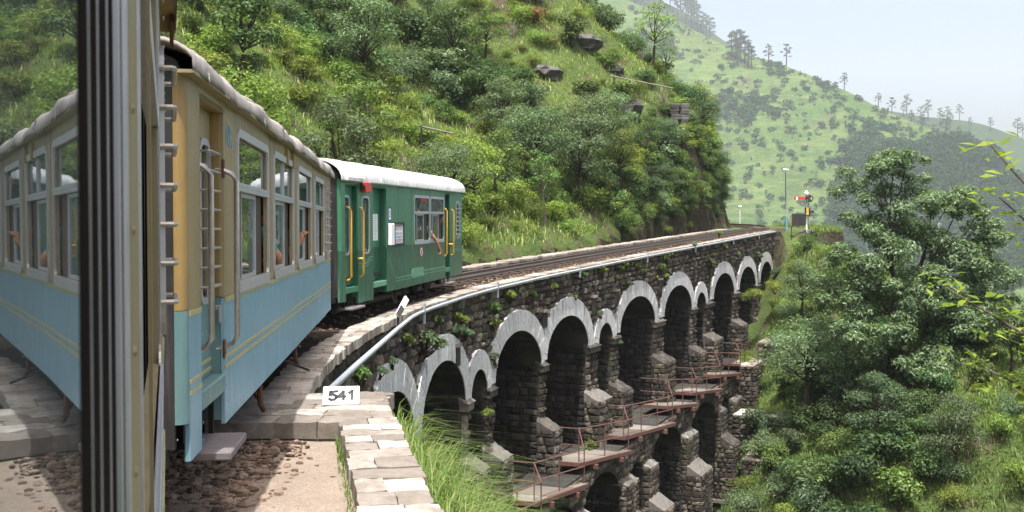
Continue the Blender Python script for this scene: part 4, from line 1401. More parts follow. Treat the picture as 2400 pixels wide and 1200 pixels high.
# ------------------------------------------------------------------ the cream and blue coaches
def cream_coach(name, label, wins, styles, L=10.65, door=True, own=False):
    root = empty(name); tag(root, label, 'train coach')
    holes = [(a, b, 1.25, 2.24) for a, b in wins]+[(9.74, 10.06, 1.20, 2.22)]
    lh = []
    if door: holes.append((.38, 1.14, Z_SK-.1, 2.34)); lh.append((.38, 1.14, Z_SK-.1, 2.34))
    m_ = MB(); wall_cells(m_, .06, L-.06, Z_WA, Z_GU, holes, 0, .03); m_.build('upper_side', M['cream'], root)
    # lower panels with open seams
    seams = [.06]+([.38] if door else [])+([1.14] if door else [])+[2.6, 3.95, 5.55, 7.0, 8.1, 9.3, L-.06]
    for a, b in zip(seams[:-1], seams[1:]):
        if door and abs(a-.38) < .01: continue
        m_ = MB(); m_.cbox(a+.004, b-.004, random.uniform(-.004,.002), .03, Z_SK, Z_WA-.003, .005); pn = m_.build('lower_panel', M['blue'], root)
        m_ = MB()
        for zz in (.725, .785): m_.box(a+.003, b-.003, -.0055, .0, zz, zz+.022)
        m_.box(a+.003, b-.003, -.0055, .0, Z_WA-.035, Z_WA-.003)
        m_.build('stripe', M['stripe'], pn)
    # cover strips over upper seams
    for u in (3.4, 5.42, 7.48): 
        m_ = MB(); m_.box(u-.012, u+.012, -.004, 0, 1.25, Z_GU-.01); m_.build('cover_strip', M['cream'], root)
    for (a, b), st in zip(wins, styles): window(root, a, b, 1.25, 2.24, 1.90, st)
    barred_window(root, 9.76, 10.04, 1.30 if own else 1.22, 2.16 if own else 2.20, 7 if own else 8, proud=.045 if own else .05)
    for sgn, u in ((-1, 0), (1, L)):
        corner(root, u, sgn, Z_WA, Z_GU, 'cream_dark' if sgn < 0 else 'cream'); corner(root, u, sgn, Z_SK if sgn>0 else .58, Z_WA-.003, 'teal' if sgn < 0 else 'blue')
        for k, zz in enumerate((.725, .785)):
            n = 7; r = .1; 
        end_wall(root, L, sgn < 0)
    # roof
    jo = [.25, 1.15, 2.3, 2.55, 3.9, 4.15, 5.6, 6.9, 7.2, 8.6, 9.8]
    rm = roof_mesh(L, .42, 3 if not own else 8, .055, joints=jo, Z_RF=2.66); rf = link('roof', rm, M['roof_cream'], root)
    m_ = MB(); m_.box(-.08, L+.08, -.06, .02, Z_GU-.022, Z_GU-.004); m_.build('gutter', M['cream_dark'] if own else M['cream'], rf)
    # canvas straps
    for k, u in enumerate(jo[::2]):
        m_ = MB(); pp = []
        for q in range(9):
            t = math.pi*.5*q/8; c, s_ = math.cos(t), math.sin(t)
            pp.append((u+.02*math.sin(q*2.3+k), CW/2-abs(c)**.72*(CW/2+.064), Z_GU+(2.66-Z_GU)*abs(s_)**.78*1.06+.012))
        m_.tube(pp, .014, 5); m_.build('canvas_seam', M['roof_cream'], rf)
    # ventilator hoods below the gutter
    for u in (4.55, 5.1):
        m_ = MB(); m_.box(u-.06, u+.06, -.03, 0, Z_GU-.20, Z_GU-.045); m_.build('vent_hood', M['cream_dark'], root)
    shell(root, L)
    m_ = MB(); m_.box(1.2, 1.24, .04, CW-.05, .76, Z_GU-.06); m_.build('partition', M['interior'], root)
    seats(root, [2.0, 3.3, 4.6, 5.9, 7.2, 8.5])
    if door:
        D = .085
        # recess lining
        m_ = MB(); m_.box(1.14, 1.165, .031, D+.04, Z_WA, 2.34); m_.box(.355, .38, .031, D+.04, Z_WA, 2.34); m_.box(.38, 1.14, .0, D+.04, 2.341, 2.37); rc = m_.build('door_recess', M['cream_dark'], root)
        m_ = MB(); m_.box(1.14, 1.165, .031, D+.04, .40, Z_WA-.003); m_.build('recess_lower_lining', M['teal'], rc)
        # door leaf
        m_ = MB(); wall_cells(m_, .382, 1.138, Z_WA, 2.338, [(.80, 1.06, 1.19, 2.12)], D, D+.035); dl = m_.build('door', M['cream'], root)
        m_ = MB(); m_.box(.382, 1.138, D, D+.035, .70, Z_WA-.003); m_.build('lower_leaf', M['teal'], dl)
        m_ = MB(); m_.box(.382, 1.138, D-.004, D-.001, .725, .747); m_.box(.382, 1.138, D-.004, D-.001, .785, .807); m_.build('stripe', M['stripe'], dl)
        m_ = MB(); m_.cbox(1.08, 1.12, D-.05, D, 1.10, 1.13, .005); m_.cbox(1.085, 1.105, D-.07, D-.05, 1.02, 1.13, .005); m_.build('door_handle', M['steel'], dl)
        bw = barred_window(root, .80, 1.06, 1.19, 2.12, 8, y=D, proud=.07, spread=.045)
        # threshold beam
        m_ = MB(); m_.cbox(.383, 1.137, -.004, D+.02, .58, .695, .01); m_.build('threshold', M['teal'], root)
        m_ = MB(); m_.box(.39, 1.13, D+.02, D+.04, .40, .58); m_.build('step_well', M['under'], root)
        handrail(root, .43, .92, 1.98, 0.04, 'steel', .017, .09); handrail(root, 1.155, .86, 1.98, -.0, 'steel', .017, .075)
        m_ = MB(); m_.cbox(.44, 1.02, -.15, .12, .29, .34, .008); so = m_.build('step_board', M['plank'], root)
        m_ = MB(); m_.box(.5, .53, .05, .08, .34, .60); m_.box(1.0, 1.03, .05, .08, .34, .60); m_.build('step_hanger', M['under'], so)
        # painted letters beside the door
        for k, ch in enumerate('NR'):
            tm = text_mesh(ch, .20, .001); tm.materials.append(M['blue'])
            o = link('letter', tm, None, root, loc=(1.27+.13*k, -.0025, 2.2), rot=(rad(90), 0, 0))
    # rivets
    pts = []
    for u in np.arange(1.2 if door else .2, L-.1, .085): pts.append((u, -.004, .40, 'y'))
    for u in np.arange(1.2 if door else .2, L-.1, .17): pts.append((u, -.004, .43, 'y'))
    for sx in seams[1:-1]:
        for z in np.arange(.42, Z_WA-.06, .1): pts.append((sx+.02, -.004, z, 'y'))
    for z in np.arange(.5, Z_GU-.05, .12): pts.append((.085, .003, z, 'y')); pts.append((.35, -.001, z+.05, 'y')); pts.append((.012, .055, z, 'y'))
    for z in np.arange(1.25, Z_GU-.05, .07):
        for a, b in wins: pts.append((b+.1, -.001, z, 'y'))
    for a, b in wins:
        for u in np.arange(a, b, .12): pts.append((u, -.0165, 1.90, 'y')); pts.append((u, -.002, 1.21, 'y'))
    ro = rivets(pts, .004 if own else .007).build('rivets', M['cream'] if own else M['blue'], root); ro['kind'] = 'stuff'
    bogie(root, 2.0); bogie(root, L-2.0)
    for u, y in ((3.3,.1),(4.0,.25),(6.3,.12)):
        m_ = MB(); m_.tube([(u, y, .5),(u+.03, y-.02, .12),(u+.2, y-.02, .05)], .025, 6); m_.build('brake_hanger', M['rust'], root)
    m_ = MB(); m_.tube([(4.6,.1,.36),(4.9,-.18,.2)], .012, 6); m_.build('release_rod', M['under'], root)
    return root
blue = cream_coach('passenger_coach', 'cream over blue coach with four big windows, directly ahead of the camera', [(1.66,3.18),(3.62,5.14),(5.68,7.18),(7.76,9.14)], ['slide','split','slide','slide'])
blue.location = (-1.70, 5.34, 0); blue.rotation_euler = (0, 0, rad(90+6.03))
own = cream_coach('passenger_coach', 'cream coach the camera leans from, its window frame filling the left edge', [(1.5,3.0),(3.45,5.0),(5.20,6.83),(7.12,9.15)], ['slide','slide','own','open'], own=True)
OH = rad(-18.6); UC = 6.30; DS = .020
od = Vector((math.sin(OH), math.cos(OH), 0)); ol = Vector((-math.cos(OH), math.sin(OH), 0))
own.location = ol*DS-od*UC; own.rotation_euler = (0, 0, rad(90)-OH)
# sliding sash stile and window channel of the near window of our own coach, nearly flush with the glass
for u0, u1, y0, mt in ((6.6205,6.655,.0036,'channel'),(6.6552,6.6575,.0033,'alu'),(6.6577,6.700,.0036,'channel'),(6.7002,6.703,.0032,'alu'),(6.7032,6.760,.0035,'channel'),(6.7602,6.764,.0030,'alu'),(6.7642,6.812,.0033,'channel'),(6.8122,6.828,.0010,'alu')):
    m_ = MB(); m_.box(u0, u1, y0, .012, 1.252, 1.868); m_.build('window_channel', M[mt], own)
# rainwater canopy corner at the far end of our own coach
m_ = MB(); m_.prism([(10.35,2.38),(10.70,2.34),(10.76,2.62),(10.3,2.62)], 'y', -.050, -.035); m_.build('drip_flap', M['rust'], own)

# ------------------------------------------------------------------ the green coach
GL = 9.04
green = empty('guard_coach', (-2.85, 17.1, .02), (0, -.0125, rad(90-10.2)))
tag(green, 'green coach with white roof and yellow handrails at the front of the train', 'train coach')
gz = Z_WA+.05
ghole = [(4.53,5.72,1.30,2.21),(5.86,7.02,1.30,2.21)]
gdoor = [(.22,.86),(1.72,2.55),(7.22,7.66)]    # near door recess, sliding door recess, far door recess
gsm = [(.30,.66,1.18,2.14),(1.10,1.46,1.18,2.14),(8.34,8.62,1.32,2.16)]
allh = ghole+[(a, b, Z_SK-.1, 2.34) for a, b in gdoor]+gsm[1:]
m_ = MB(); wall_cells(m_, .06, GL-.06, gz, Z_GU, allh, 0, .03); m_.build('upper_side', M['green'], green)
gs = [.06,.22,.86,1.72,2.55,4.3,5.78,7.22,7.66,GL-.06]
for a, b in zip(gs[:-1], gs[1:]):
    if any(abs(a-d[0]) < .01 for d in gdoor): continue
    hs = [(x0,x1,z0,z1) for x0,x1,z0,z1 in gsm[1:] if x0 > a and x1 < b]
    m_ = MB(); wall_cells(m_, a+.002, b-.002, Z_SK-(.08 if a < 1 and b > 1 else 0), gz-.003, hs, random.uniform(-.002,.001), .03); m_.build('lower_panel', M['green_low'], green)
for u in (3.35, 5.78, 4.3, 8.0):
    m_ = MB(); m_.box(u-.008, u+.008, -.004, 0, .40 if u != 5.78 else .38, Z_GU-.02); m_.build('cover_strip', M['green'] , green)
# pale lining on the lower panels
def lining(poly, w=.022, y=-.007):
    mb = MB()
    for (a, b) in zip(poly[:-1], poly[1:]):
        a = Vector(a); b = Vector(b); t = (b-a).normalized(); n = Vector((-t.y, t.x))*w/2; q = [a-n, b-n, b+n, a+n]
        i = len(mb.v); mb.v += [(p.x, y, p.y) for p in q]+[(p.x, y+.004, p.y) for p in q]
        mb.f += [(i,i+1,i+2,i+3),(i,i+4,i+5,i+1),(i+2,i+6,i+7,i+3)]
    mb.build('lining', M['green_line'], green)
lining([(2.58,1.12),(3.15,.60),(4.25,.60),(4.4,.72),(5.2,.72),(5.3,.64),(7.2,.64)]); lining([(2.58,1.02),(3.12,.54),(4.25,.54),(4.4,.54),(5.2,.54),(5.3,.57),(7.2,.57)], .016)
lining([(.88,.98),(1.35,.98),(1.5,1.08),(1.71,1.08)]); lining([(.88,.92),(1.38,.92),(1.53,1.02),(1.71,1.02)], .014)
lining([(7.68,.98),(GL-.12,.98)], .014); lining([(7.68,1.02),(GL-.12,1.02)], .014)
m_ = MB(); m_.box(4.32, 5.24, -.0045, -.003, .56, .71); m_.build('lining_panel', M['green_line'], green)
for a, b, c, d in ghole: 
    window(green, a, b, c, d, 1.90, 'slide')
# small windows
for k, (a, b, c, d) in enumerate(gsm[1:2]): barred_window(green, a, b, c, d, 0)
barred_window(green, *gsm[2], 8)
# door recesses
for k, (a, b) in enumerate(gdoor):
    D = (.10, .14, .18)[k]
    m_ = MB(); m_.box(b, b+.02, .031, D+.03, Z_SK, 2.34); m_.box(a-.02, a, .031, D+.03, Z_SK, 2.34); m_.box(a, b, 0, D+.03, 2.341, 2.37); m_.build('door_recess', M['green_low'], green)
    hs = [(a+.1, b-.18, 1.18, 2.14)] if k == 0 else ([(a+.06, b-.1, 1.3, 2.16)] if k == 2 else [])
    m_ = MB(); wall_cells(m_, a+.002, b-.002, gz, 2.338, hs, D, D+.03); dl = m_.build('door', M['green'], green)
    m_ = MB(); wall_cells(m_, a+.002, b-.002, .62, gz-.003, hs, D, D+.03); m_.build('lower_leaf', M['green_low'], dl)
    if hs: barred_window(green, *hs[0], 0 if k == 0 else 8, y=D)
    m_ = MB(); m_.cbox(a+.002, b-.002, -.002, D+.02, .5, .60, .008); m_.build('threshold', M['green_line'] if k == 1 else M['green'], green)
    m_ = MB(); m_.box(a+.01, b-.01, D+.03, D+.05, .36, .62); m_.build('step_well', M['under'], green)
for u, (z0, z1) in ((.33,(.72,1.98)),(.98,(.74,1.98)),(7.12,(.88,2.02)),(7.80,(.88,2.0))):
    handrail(green, u, z0, z1, .02, 'yellow', .018, .085)
m_ = MB(); m_.tube([(.80,-.02,1.08),(.80,-.10,1.08),(.86,-.11,1.0)], .02, 6); m_.build('door_handle', M['yellow'], green)
m_ = MB(); m_.tube([(7.5,-.02,1.16),(7.5,-.10,1.16),(7.56,-.11,1.08)], .02, 6); m_.build('door_handle', M['yellow'], green)
for sgn, u in ((-1, 0), (1, GL)):
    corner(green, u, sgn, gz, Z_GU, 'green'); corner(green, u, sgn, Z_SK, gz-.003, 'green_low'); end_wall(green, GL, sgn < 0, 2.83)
rf = link('roof', roof_mesh(GL, .10, 12, .05), M['roof_white'], green)
m_ = MB(); m_.box(-.05, GL+.05, -.052, .02, Z_GU-.02, Z_GU-.003); m_.build('gutter', M['green'], rf)
m_ = MB(); m_.cbox(.12, .95, -.10, -.0, Z_GU-.015, Z_GU+.06, .01); m_.build('rain_hood', M['roof_white'], rf)
shell(green, GL); seats(green, [4.7, 5.9, 6.9])
m_ = MB(); m_.box(4.2, 4.24, .04, CW-.05, .76, Z_GU-.06); m_.build('partition', M['interior'], green)
bogie(green, 1.8); bogie(green, GL-1.8)
for a, b in ((.2,.9),(7.2,7.75)):
    m_ = MB(); m_.cbox(a, b, -.12, .12, .22, .26, .008); so = m_.build('step_board', M['plank'], green)
    m_ = MB(); m_.box(a+.05, a+.08, .04, .07, .26, .40); m_.box(b-.08, b-.05, .04, .07, .26, .40); m_.build('step_hanger', M['under'], so)
for u in (3.3, 3.9, 5.6):
    m_ = MB(); m_.tube([(u,.1,.45),(u+.05,.06,.10)], .03, 6); m_.build('brake_hanger', M['under'], green)
m_ = MB(); m_.tube([(2.9,.05,.4),(2.95,-.02,.16),(3.1,-.02,.1)], .02, 6); m_.build('air_hose', M['under'], green)
for u in np.arange(.9, GL, 1.15):      # sheet seams over the roof
    m_ = MB(); pp = []
    for q in range(13):
        t = math.pi*.62*q/12; c, s_ = math.cos(t), math.sin(t)
        pp.append((u, CW/2-math.copysign(abs(c)**.72, c)*(CW/2+.052), Z_GU+(Z_RF-Z_GU)*abs(s_)**.78*1.01+.004))
    m_.tube(pp, .012, 5); m_.build('roof_seam', M['roof_white'], rf)
pts = []
for u in np.arange(2.6, 7.2, .09): pts.append((u, -.003, .40, 'y')); pts.append((u, -.001, gz+.03, 'y'))
for u in (.9, 1.68, 2.6, 4.28, 5.76, 7.18, 7.7, 8.95):
    for z in np.arange(.42, Z_GU-.06, .11): pts.append((u, -.003, z, 'y'))
ro = rivets(pts, .008).build('rivets', M['green'], green); ro['kind'] = 'stuff'
# tail lamp box at the cantrail
m_ = MB(); m_.cbox(1.02, 1.32, -.11, -.005, 2.24, 2.42, .012); lb = m_.build('lamp_box', M['red'], green)
m_ = MB(); m_.tube([(1.015,-.055,2.33),(.99,-.055,2.33)], .05, 10); m_.build('lens', M['black'], lb)
# black guard plate and red buffer at the near end
m_ = MB(); m_.tube([(-.30, .35, .98),(-.02,.35,.98)], .07, 12); m_.blob((-.30,.35,.98), .075, 3, 10, 6, 0); m_.build('tail_lamp', M['red'], green)
# reservation charts on the sliding door
for cx, wd in ((1.80,.16),(2.10,.17),(2.28,.17)):
    for r_ in range(12):
        m_ = MB(); z = 1.86-r_*.042; m_.box(cx, cx+wd-.008, .135, .138, z-.036, z); m_.build('paper_chart', M['white'], green)
# blue sticker, white box, notice board, round emblem
M['sticker'] = simple('blue_print', (.05,.10,.25,1), .5); M['print_red'] = simple('red_print', (.45,.07,.03,1), .5); M['print_blue'] = simple('sky_print', (.10,.32,.48,1), .5)
m_ = MB(); m_.box(2.66, 2.86, -.004, -.001, 1.72, 2.0); st = m_.build('sticker', M['sticker'], green)
m_ = MB(); m_.ring(rrect(2.69,2.83,1.75,1.97,.05), rrect(2.715,2.805,1.79,1.93,.04), 'y', -.006, -.0045); m_.box(2.74,2.78,-.006,-.0045,1.82,1.90); m_.build('emblem', M['white'], st)
m_ = MB(); m_.cbox(2.62, 2.84, -.08, -.003, 1.26, 1.68, .012); m_.build('white_box', M['white'], green)
m_ = MB(); m_.ring([(2.93,1.24),(3.62,1.24),(3.62,1.70),(2.93,1.70)], [(2.98,1.275),(3.57,1.275),(3.57,1.665),(2.98,1.665)], 'y', -.05, -.003); nb = m_.build('notice_board', M['black'], green)
m_ = MB(); m_.box(2.981, 3.569, -.03, -.02, 1.276, 1.664); pn = m_.build('board_face', M['white'], nb)
def glyphs(u0, u1, z, h, mat, n, seed):
    r = random.Random(seed); mb = MB(); y = -.0325
    mb.box(u0, u1, y, y+.002, z+h*.82, z+h)                       # headline bar of the script
    du = (u1-u0)/n
    for k in range(n):
        u = u0+k*du
        mb.box(u+du*.68, u+du*.84, y, y+.002, z, z+h*.81)
        if r.random() < .7: mb.box(u+du*.15, u+du*.67, y, y+.002, z+h*r.choice((.2,.4)), z+h*r.choice((.5,.58)))
        if r.random() < .5: mb.box(u+du*.15, u+du*.3, y, y+.002, z+h*.05, z+h*.19)
        if r.random() < .35: mb.box(u+du*.3, u+du*.8, y, y+.002, z+h*1.02, z+h*1.18)
    mb.build('lettering', mat, pn)
glyphs(3.02,3.53,1.54,.085,M['print_red'],7,1); glyphs(3.04,3.5,1.45,.045,M['print_blue'],9,2); glyphs(3.04,3.5,1.385,.04,M['print_blue'],9,3); glyphs(3.02,3.53,1.305,.055,M['print_red'],8,4)
m_ = MB(); m_.box(2.985,3.565,-.0325,-.0305,1.635,1.66); m_.box(2.985,3.565,-.0325,-.0305,1.28,1.295); m_.build('border_band', M['print_blue'], pn)
ci = lambda r: [(5.05+r*math.cos(2*math.pi*k/20), 1.06+r*math.sin(2*math.pi*k/20)) for k in range(20)]
m_ = MB(); m_.prism(ci(.085), 'y', -.008, -.004); em = m_.build('round_emblem', M['white'], green)
m_ = MB(); m_.ring(ci(.125), ci(.087), 'y', -.009, -.004); m_.build('emblem_rim', M['print_red'], em)
m_ = MB(); m_.prism([(5.02,1.0),(5.07,1.0),(5.085,1.08),(5.06,1.12),(5.03,1.11),(5.02,1.06)], 'y', -.0105, -.0085); m_.build('emblem_figure', M['numeral'], em)
for k, ch in enumerate('UR'):
    tm = text_mesh(ch, .11, .001); tm.materials.append(M['green_line']); link('letter', tm, None, green, loc=(1.12+.09*k, -.004, 1.07), rot=(rad(90),0,0))
# ================================================================== signal, lamp post, marker
def gz_at(x, y): return float(terrain(np.array([x]), np.array([y]))[0][0])
sg = empty('semaphore_signal', (18.95, 66.0, gz_at(18.95, 66.0)-.05), (0, 0, rad(-4)))
tag(sg, 'semaphore signal with white post and raised red arm on the grassy ledge', 'signal')
SH = 2.62-sg.location.z+2.0
m_ = MB(); m_.tube([(0,0,0),(0,0,2.45)], [.075,.05], 10); m_.build('post', M['signal_post'], sg, True)
m_ = MB(); m_.tube([(0,0,2.45),(0,0,2.52),(0,0,2.56),(0,0,2.66),(0,0,2.74)], [.07,.13,.13,.08,.02], 10); m_.build('finial', M['white'], sg, True)
m_ = MB(); m_.cbox(-.80, -.02, -.10, -.075, 2.13, 2.32, .004); ar = m_.build('signal_arm', M['red'], sg)
m_ = MB(); m_.box(-.665, -.565, -.104, -.071, 2.128, 2.322); m_.build('white_band', M['white'], ar)
m_ = MB(); ci = lambda r, cx, cz: [(cx+r*math.cos(2*math.pi*k/16), cz+r*math.sin(2*math.pi*k/16)) for k in range(16)]
m_.ring(ci(.24,.18,2.2), ci(.19,.18,2.2), 'y', -.12, -.05); m_.prism(ci(.1,.18,2.3), 'y', -.118, -.06); m_.prism(ci(.1,.2,2.08), 'y', -.118, -.06); m_.box(-.08,.2,-.12,-.06,2.14,2.30); m_.build('spectacle', M['black'], sg)
m_ = MB(); m_.cbox(-.06,.22,-.24,.16,1.10,1.62,.03); m_.tube([(.2,-.04,1.4),(.46,-.04,1.4)], .09, 8); lm = m_.build('lamp_unit', M['black'], sg)
m_ = MB(); m_.cbox(-.05,.10,-.26,-.241,1.14,1.58,.005); m_.build('yellow_plate', M['yellow'], lm)
m_ = MB()
for x_ in (-.22,.22): m_.box(x_-.02,x_+.02,-.02,.02,0,.0)
m_ = MB(); m_.tube([(.14,.06,.0),(.14,.06,2.4)], .018, 6); m_.build('down_rod', M['black'], sg)
m_ = MB(); m_.blob((0.1,0,0), (.5,.4,.22), 8, 8, 5, .2); m_.build('footing', M['rock'], sg, False)
bd = empty('sighting_board', (18.35, 65.6, gz_at(18.35, 65.6)-.05), (0, 0, rad(-4)))
tag(bd, 'black sighting board on two thin posts beside the semaphore signal', 'sign')
m_ = MB(); m_.cbox(-.47,.47,-.02,.02,1.02,1.80,.01); b_ = m_.build('board', M['black'], bd)
m_ = MB(); m_.box(-.475,-.455,-.024,.024,1.015,1.805); m_.build('yellow_edge', M['yellow'], b_)
for x_ in (-.44,.44):
    m_ = MB(); m_.box(x_-.025,x_+.025,.021,.06,0,1.75); m_.build('post', M['black'], bd)
lx, ly = 19.3, 72.0
lp_ = empty('lamp_post', (lx, ly, gz_at(lx, ly)-.1)); tag(lp_, 'tall thin lamp post with a short arm behind the signal board', 'lamp post')
m_ = MB(); m_.tube([(0,0,0),(-.05,0,1.2),(-.1,0,4.2)], [.055,.05,.035], 8); m_.build('pole', M['pipe'], lp_, True)
m_ = MB(); m_.tube([(-.1,0,4.18),(-.35,0,4.32)], .025, 6); m_.build('arm', M['pipe'], lp_)
m_ = MB(); m_.cbox(-.75,-.33,-.06,.06,4.3,4.37,.01); m_.build('lantern', M['white'], lp_, rot=(0, rad(6), 0))
m_ = MB(); m_.tube([(-.0,.0,.0),(-.04,0,1.1)], .06, 8); m_.build('painted_foot', M['print_blue'], lp_)
mx, my = 18.9, 85.0
mp = empty('marker_post', (mx, my, gz_at(mx, my)-.1)); tag(mp, 'small white marker post by the track beyond the bend', 'post')
m_ = MB(); m_.tube([(0,0,0),(0,0,1.6)], .045, 8); m_.build('post', M['signal_post'], mp)
m_ = MB(); m_.blob((0,0,1.72), .13, 2, 8, 5, .05); m_.build('cap', M['white'], mp, True)

# ================================================================== people (seated in the coaches)
def person(coach, label, pel, f, arms, shirt, look=0.0, name='person'):
    """pel: pelvis in coach coordinates; f=+1 faces forward. arms: two lists [shoulder_side, elbow, wrist, dir]"""
    px_, py_, pz_ = pel
    J = []; E_ = []; Rr = []
    def add(p, r, par=None):
        J.append(Vector(p)-Vector(pel)); Rr.append(r)
        if par is not None: E_.append((par, len(J)-1))
        return len(J)-1
    p0 = add((px_, py_, pz_), .14)
    p1 = add((px_-.02*f, py_, pz_+.18), .125, p0)
    p2 = add((px_-.01*f, py_, pz_+.36), .13, p1)
    nk = add((px_+.01*f, py_, pz_+.50), .055, p2)
    hb = add((px_+.03*f, py_, pz_+.58), .07, nk)
    hc = add((px_+.035*f, py_, pz_+.66), .093, hb)
    add((px_+.02*f, py_, pz_+.76), .06, hc)
    for sd in (-1, 1):
        h = add((px_+.02*f, py_+.09*sd, pz_-.02), .09, p0)
        k = add((px_+.42*f, py_+.11*sd, pz_+.02), .065, h)
        a = add((px_+.44*f, py_+.11*sd, pz_-.38), .045, k)
        add((px_+.58*f, py_+.11*sd, pz_-.43), .04, a)
    for arm in arms:
        sd, el, wr, hd, curl = arm
        s_ = add((px_, py_+.18*sd, pz_+.42), .06, p2)
        e = add(el, .042, s_); w = add(wr, .03, e)
        d = Vector(hd).normalized(); sidev = d.cross(Vector((0,0,1)))
        if sidev.length < .1: sidev = d.cross(Vector((1,0,0)))
        sidev.normalize(); nrm = sidev.cross(d).normalized()*curl
        pm = add(Vector(wr)+d*.05, .032, w)
        for k, (o, ln) in enumerate(((-.030,.058),(-.010,.07),(.010,.074),(.030,.066))):
            b = Vector(wr)+d*.09+sidev*o*1.1
            q = add(b, .011, pm)
            q = add(b+d*ln*.5+nrm*.012, .0095, q); add(b+d*ln*.8+nrm*.045, .008, q)
        b = Vector(wr)+d*.04-sidev*.035; q = add(b, .013, pm); add(b+d*.045-sidev*.025+nrm*.01, .010, q)
    me = bpy.data.meshes.new('person'); me.from_pydata([tuple(j) for j in J], E_, [])
    o = bpy.data.objects.new(name, me); COL.objects.link(o)
    me.materials.append(M['skin'])
    sk = o.modifiers.new('skin', 'SKIN'); sk.use_smooth_shade = True
    for k, r in enumerate(Rr): me.skin_vertices[0].data[k].radius = (r, r)
    me.skin_vertices[0].data[0].use_root = True
    ss_ = o.modifiers.new('sub', 'SUBSURF'); ss_.levels = 1; ss_.render_levels = 1
    mw = Matrix.Translation(coach.location) @ coach.rotation_euler.to_matrix().to_4x4() @ Matrix.Translation(Vector(pel))
    o.matrix_world = mw
    tag(o, label, 'person')
    # shirt: torso and upper sleeves as a looser skin
    V = [(0,0,.02),(-.02*f,0,.18),(-.01*f,0,.36),(.0,0,.46)]; Rv = [.165,.15,.155,.08]; Ed = [(0,1),(1,2),(2,3)]
    for arm in arms:
        sd, el, wr, hd, curl = arm; el = Vector(el)-Vector(pel)
        a = Vector((0,.18*sd,.42)); i = len(V); V += [tuple(a), tuple(a.lerp(el, .8))]; Rv += [.075,.058]; Ed += [(2,i),(i,i+1)]
    m2 = bpy.data.meshes.new('shirt'); m2.from_pydata(V, Ed, []); so = bpy.data.objects.new('shirt', m2); COL.objects.link(so); so.parent = o
    m2.materials.append(M[shirt]); sm_ = so.modifiers.new('skin','SKIN'); sm_.use_smooth_shade = True
    for k, r in enumerate(Rv): m2.skin_vertices[0].data[k].radius = (r, r)
    m2.skin_vertices[0].data[0].use_root = True
    so.modifiers.new('sub','SUBSURF').levels = 1
    m_ = MB(); m_.blob((.0*f, 0, .715), (.112,.10,.098), 5, 12, 8, .03); 
    m_.blob((-.035*f,0,.66), (.085,.095,.11), 6, 10, 6, .03); m_.build('hair', M['hair'], o, True)
    m_ = MB(); m_.blob((.125*f,0,.635), (.022,.013,.022), 3, 6, 4, 0); m_.build('nose', M['skin'], o, True)
    for sd in (-1,1):
        m_ = MB(); m_.blob((.108*f,.032*sd,.668), (.012,.016,.008), 3, 6, 4, 0); m_.build('eye', M['hair'], o)
        m_ = MB(); m_.blob((.02*f,.098*sd,.645), (.02,.012,.03), 3, 6, 4, 0); m_.build('ear', M['skin'], o, True)
    m_ = MB(); m_.blob((.118*f,0,.592), (.01,.024,.006), 3, 6, 4, 0); m_.build('mouth', M['print_red'], o)
    return o
person(green, 'passenger with dark hair hanging a bare arm out of the green coach window', (6.08,.42,1.22), 1,
       [(-1,(6.02,-.03,1.36),(6.16,-.12,1.12),(.25,-.06,-1),-1),(1,(6.3,.66,1.35),(6.5,.5,1.22),(1,-.2,0),1)], 'shirt_white')
person(green, 'passenger in a checked shirt gripping the frame at the far edge of the window', (7.12,.50,1.22), -1,
       [(-1,(6.98,.12,1.50),(6.93,.06,1.68),(-.2,-.35,.6),-1),(1,(6.9,.75,1.34),(6.7,.6,1.22),(-1,0,0),1)], 'shirt_check')
person(green, 'passenger sitting in shadow behind the first window of the green coach', (4.78,.45,1.22), 1,
       [(-1,(4.85,.18,1.40),(5.05,.3,1.25),(1,.3,0),1),(1,(4.9,.72,1.38),(5.1,.5,1.25),(1,-.2,0),1)], 'shirt_blue')
person(blue, 'passenger in a teal shirt with an elbow out of the blue coach second window', (3.74,.36,1.20), 1,
       [(-1,(3.76,-.045,1.34),(3.98,.10,1.30),(1,.4,.0),1),(1,(3.9,.62,1.36),(4.1,.5,1.22),(1,-.2,0),1)], 'shirt_teal')
person(blue, 'passenger whose raised hand grips the third window edge of the blue coach', (5.86,.42,1.20), 1,
       [(-1,(5.80,.16,1.34),(5.84,-.012,1.47),(.35,-.18,.85),-1),(1,(6.0,.68,1.36),(6.2,.5,1.22),(1,-.2,0),1)], 'shirt_blue')
person(blue, 'passenger in dark blue low behind the first window of the blue coach', (1.72,.34,1.14), 1,
       [(-1,(1.80,.06,1.36),(2.0,.14,1.22),(1,.2,0),1),(1,(1.9,.58,1.30),(2.1,.5,1.18),(1,-.2,0),1)], 'shirt_blue')
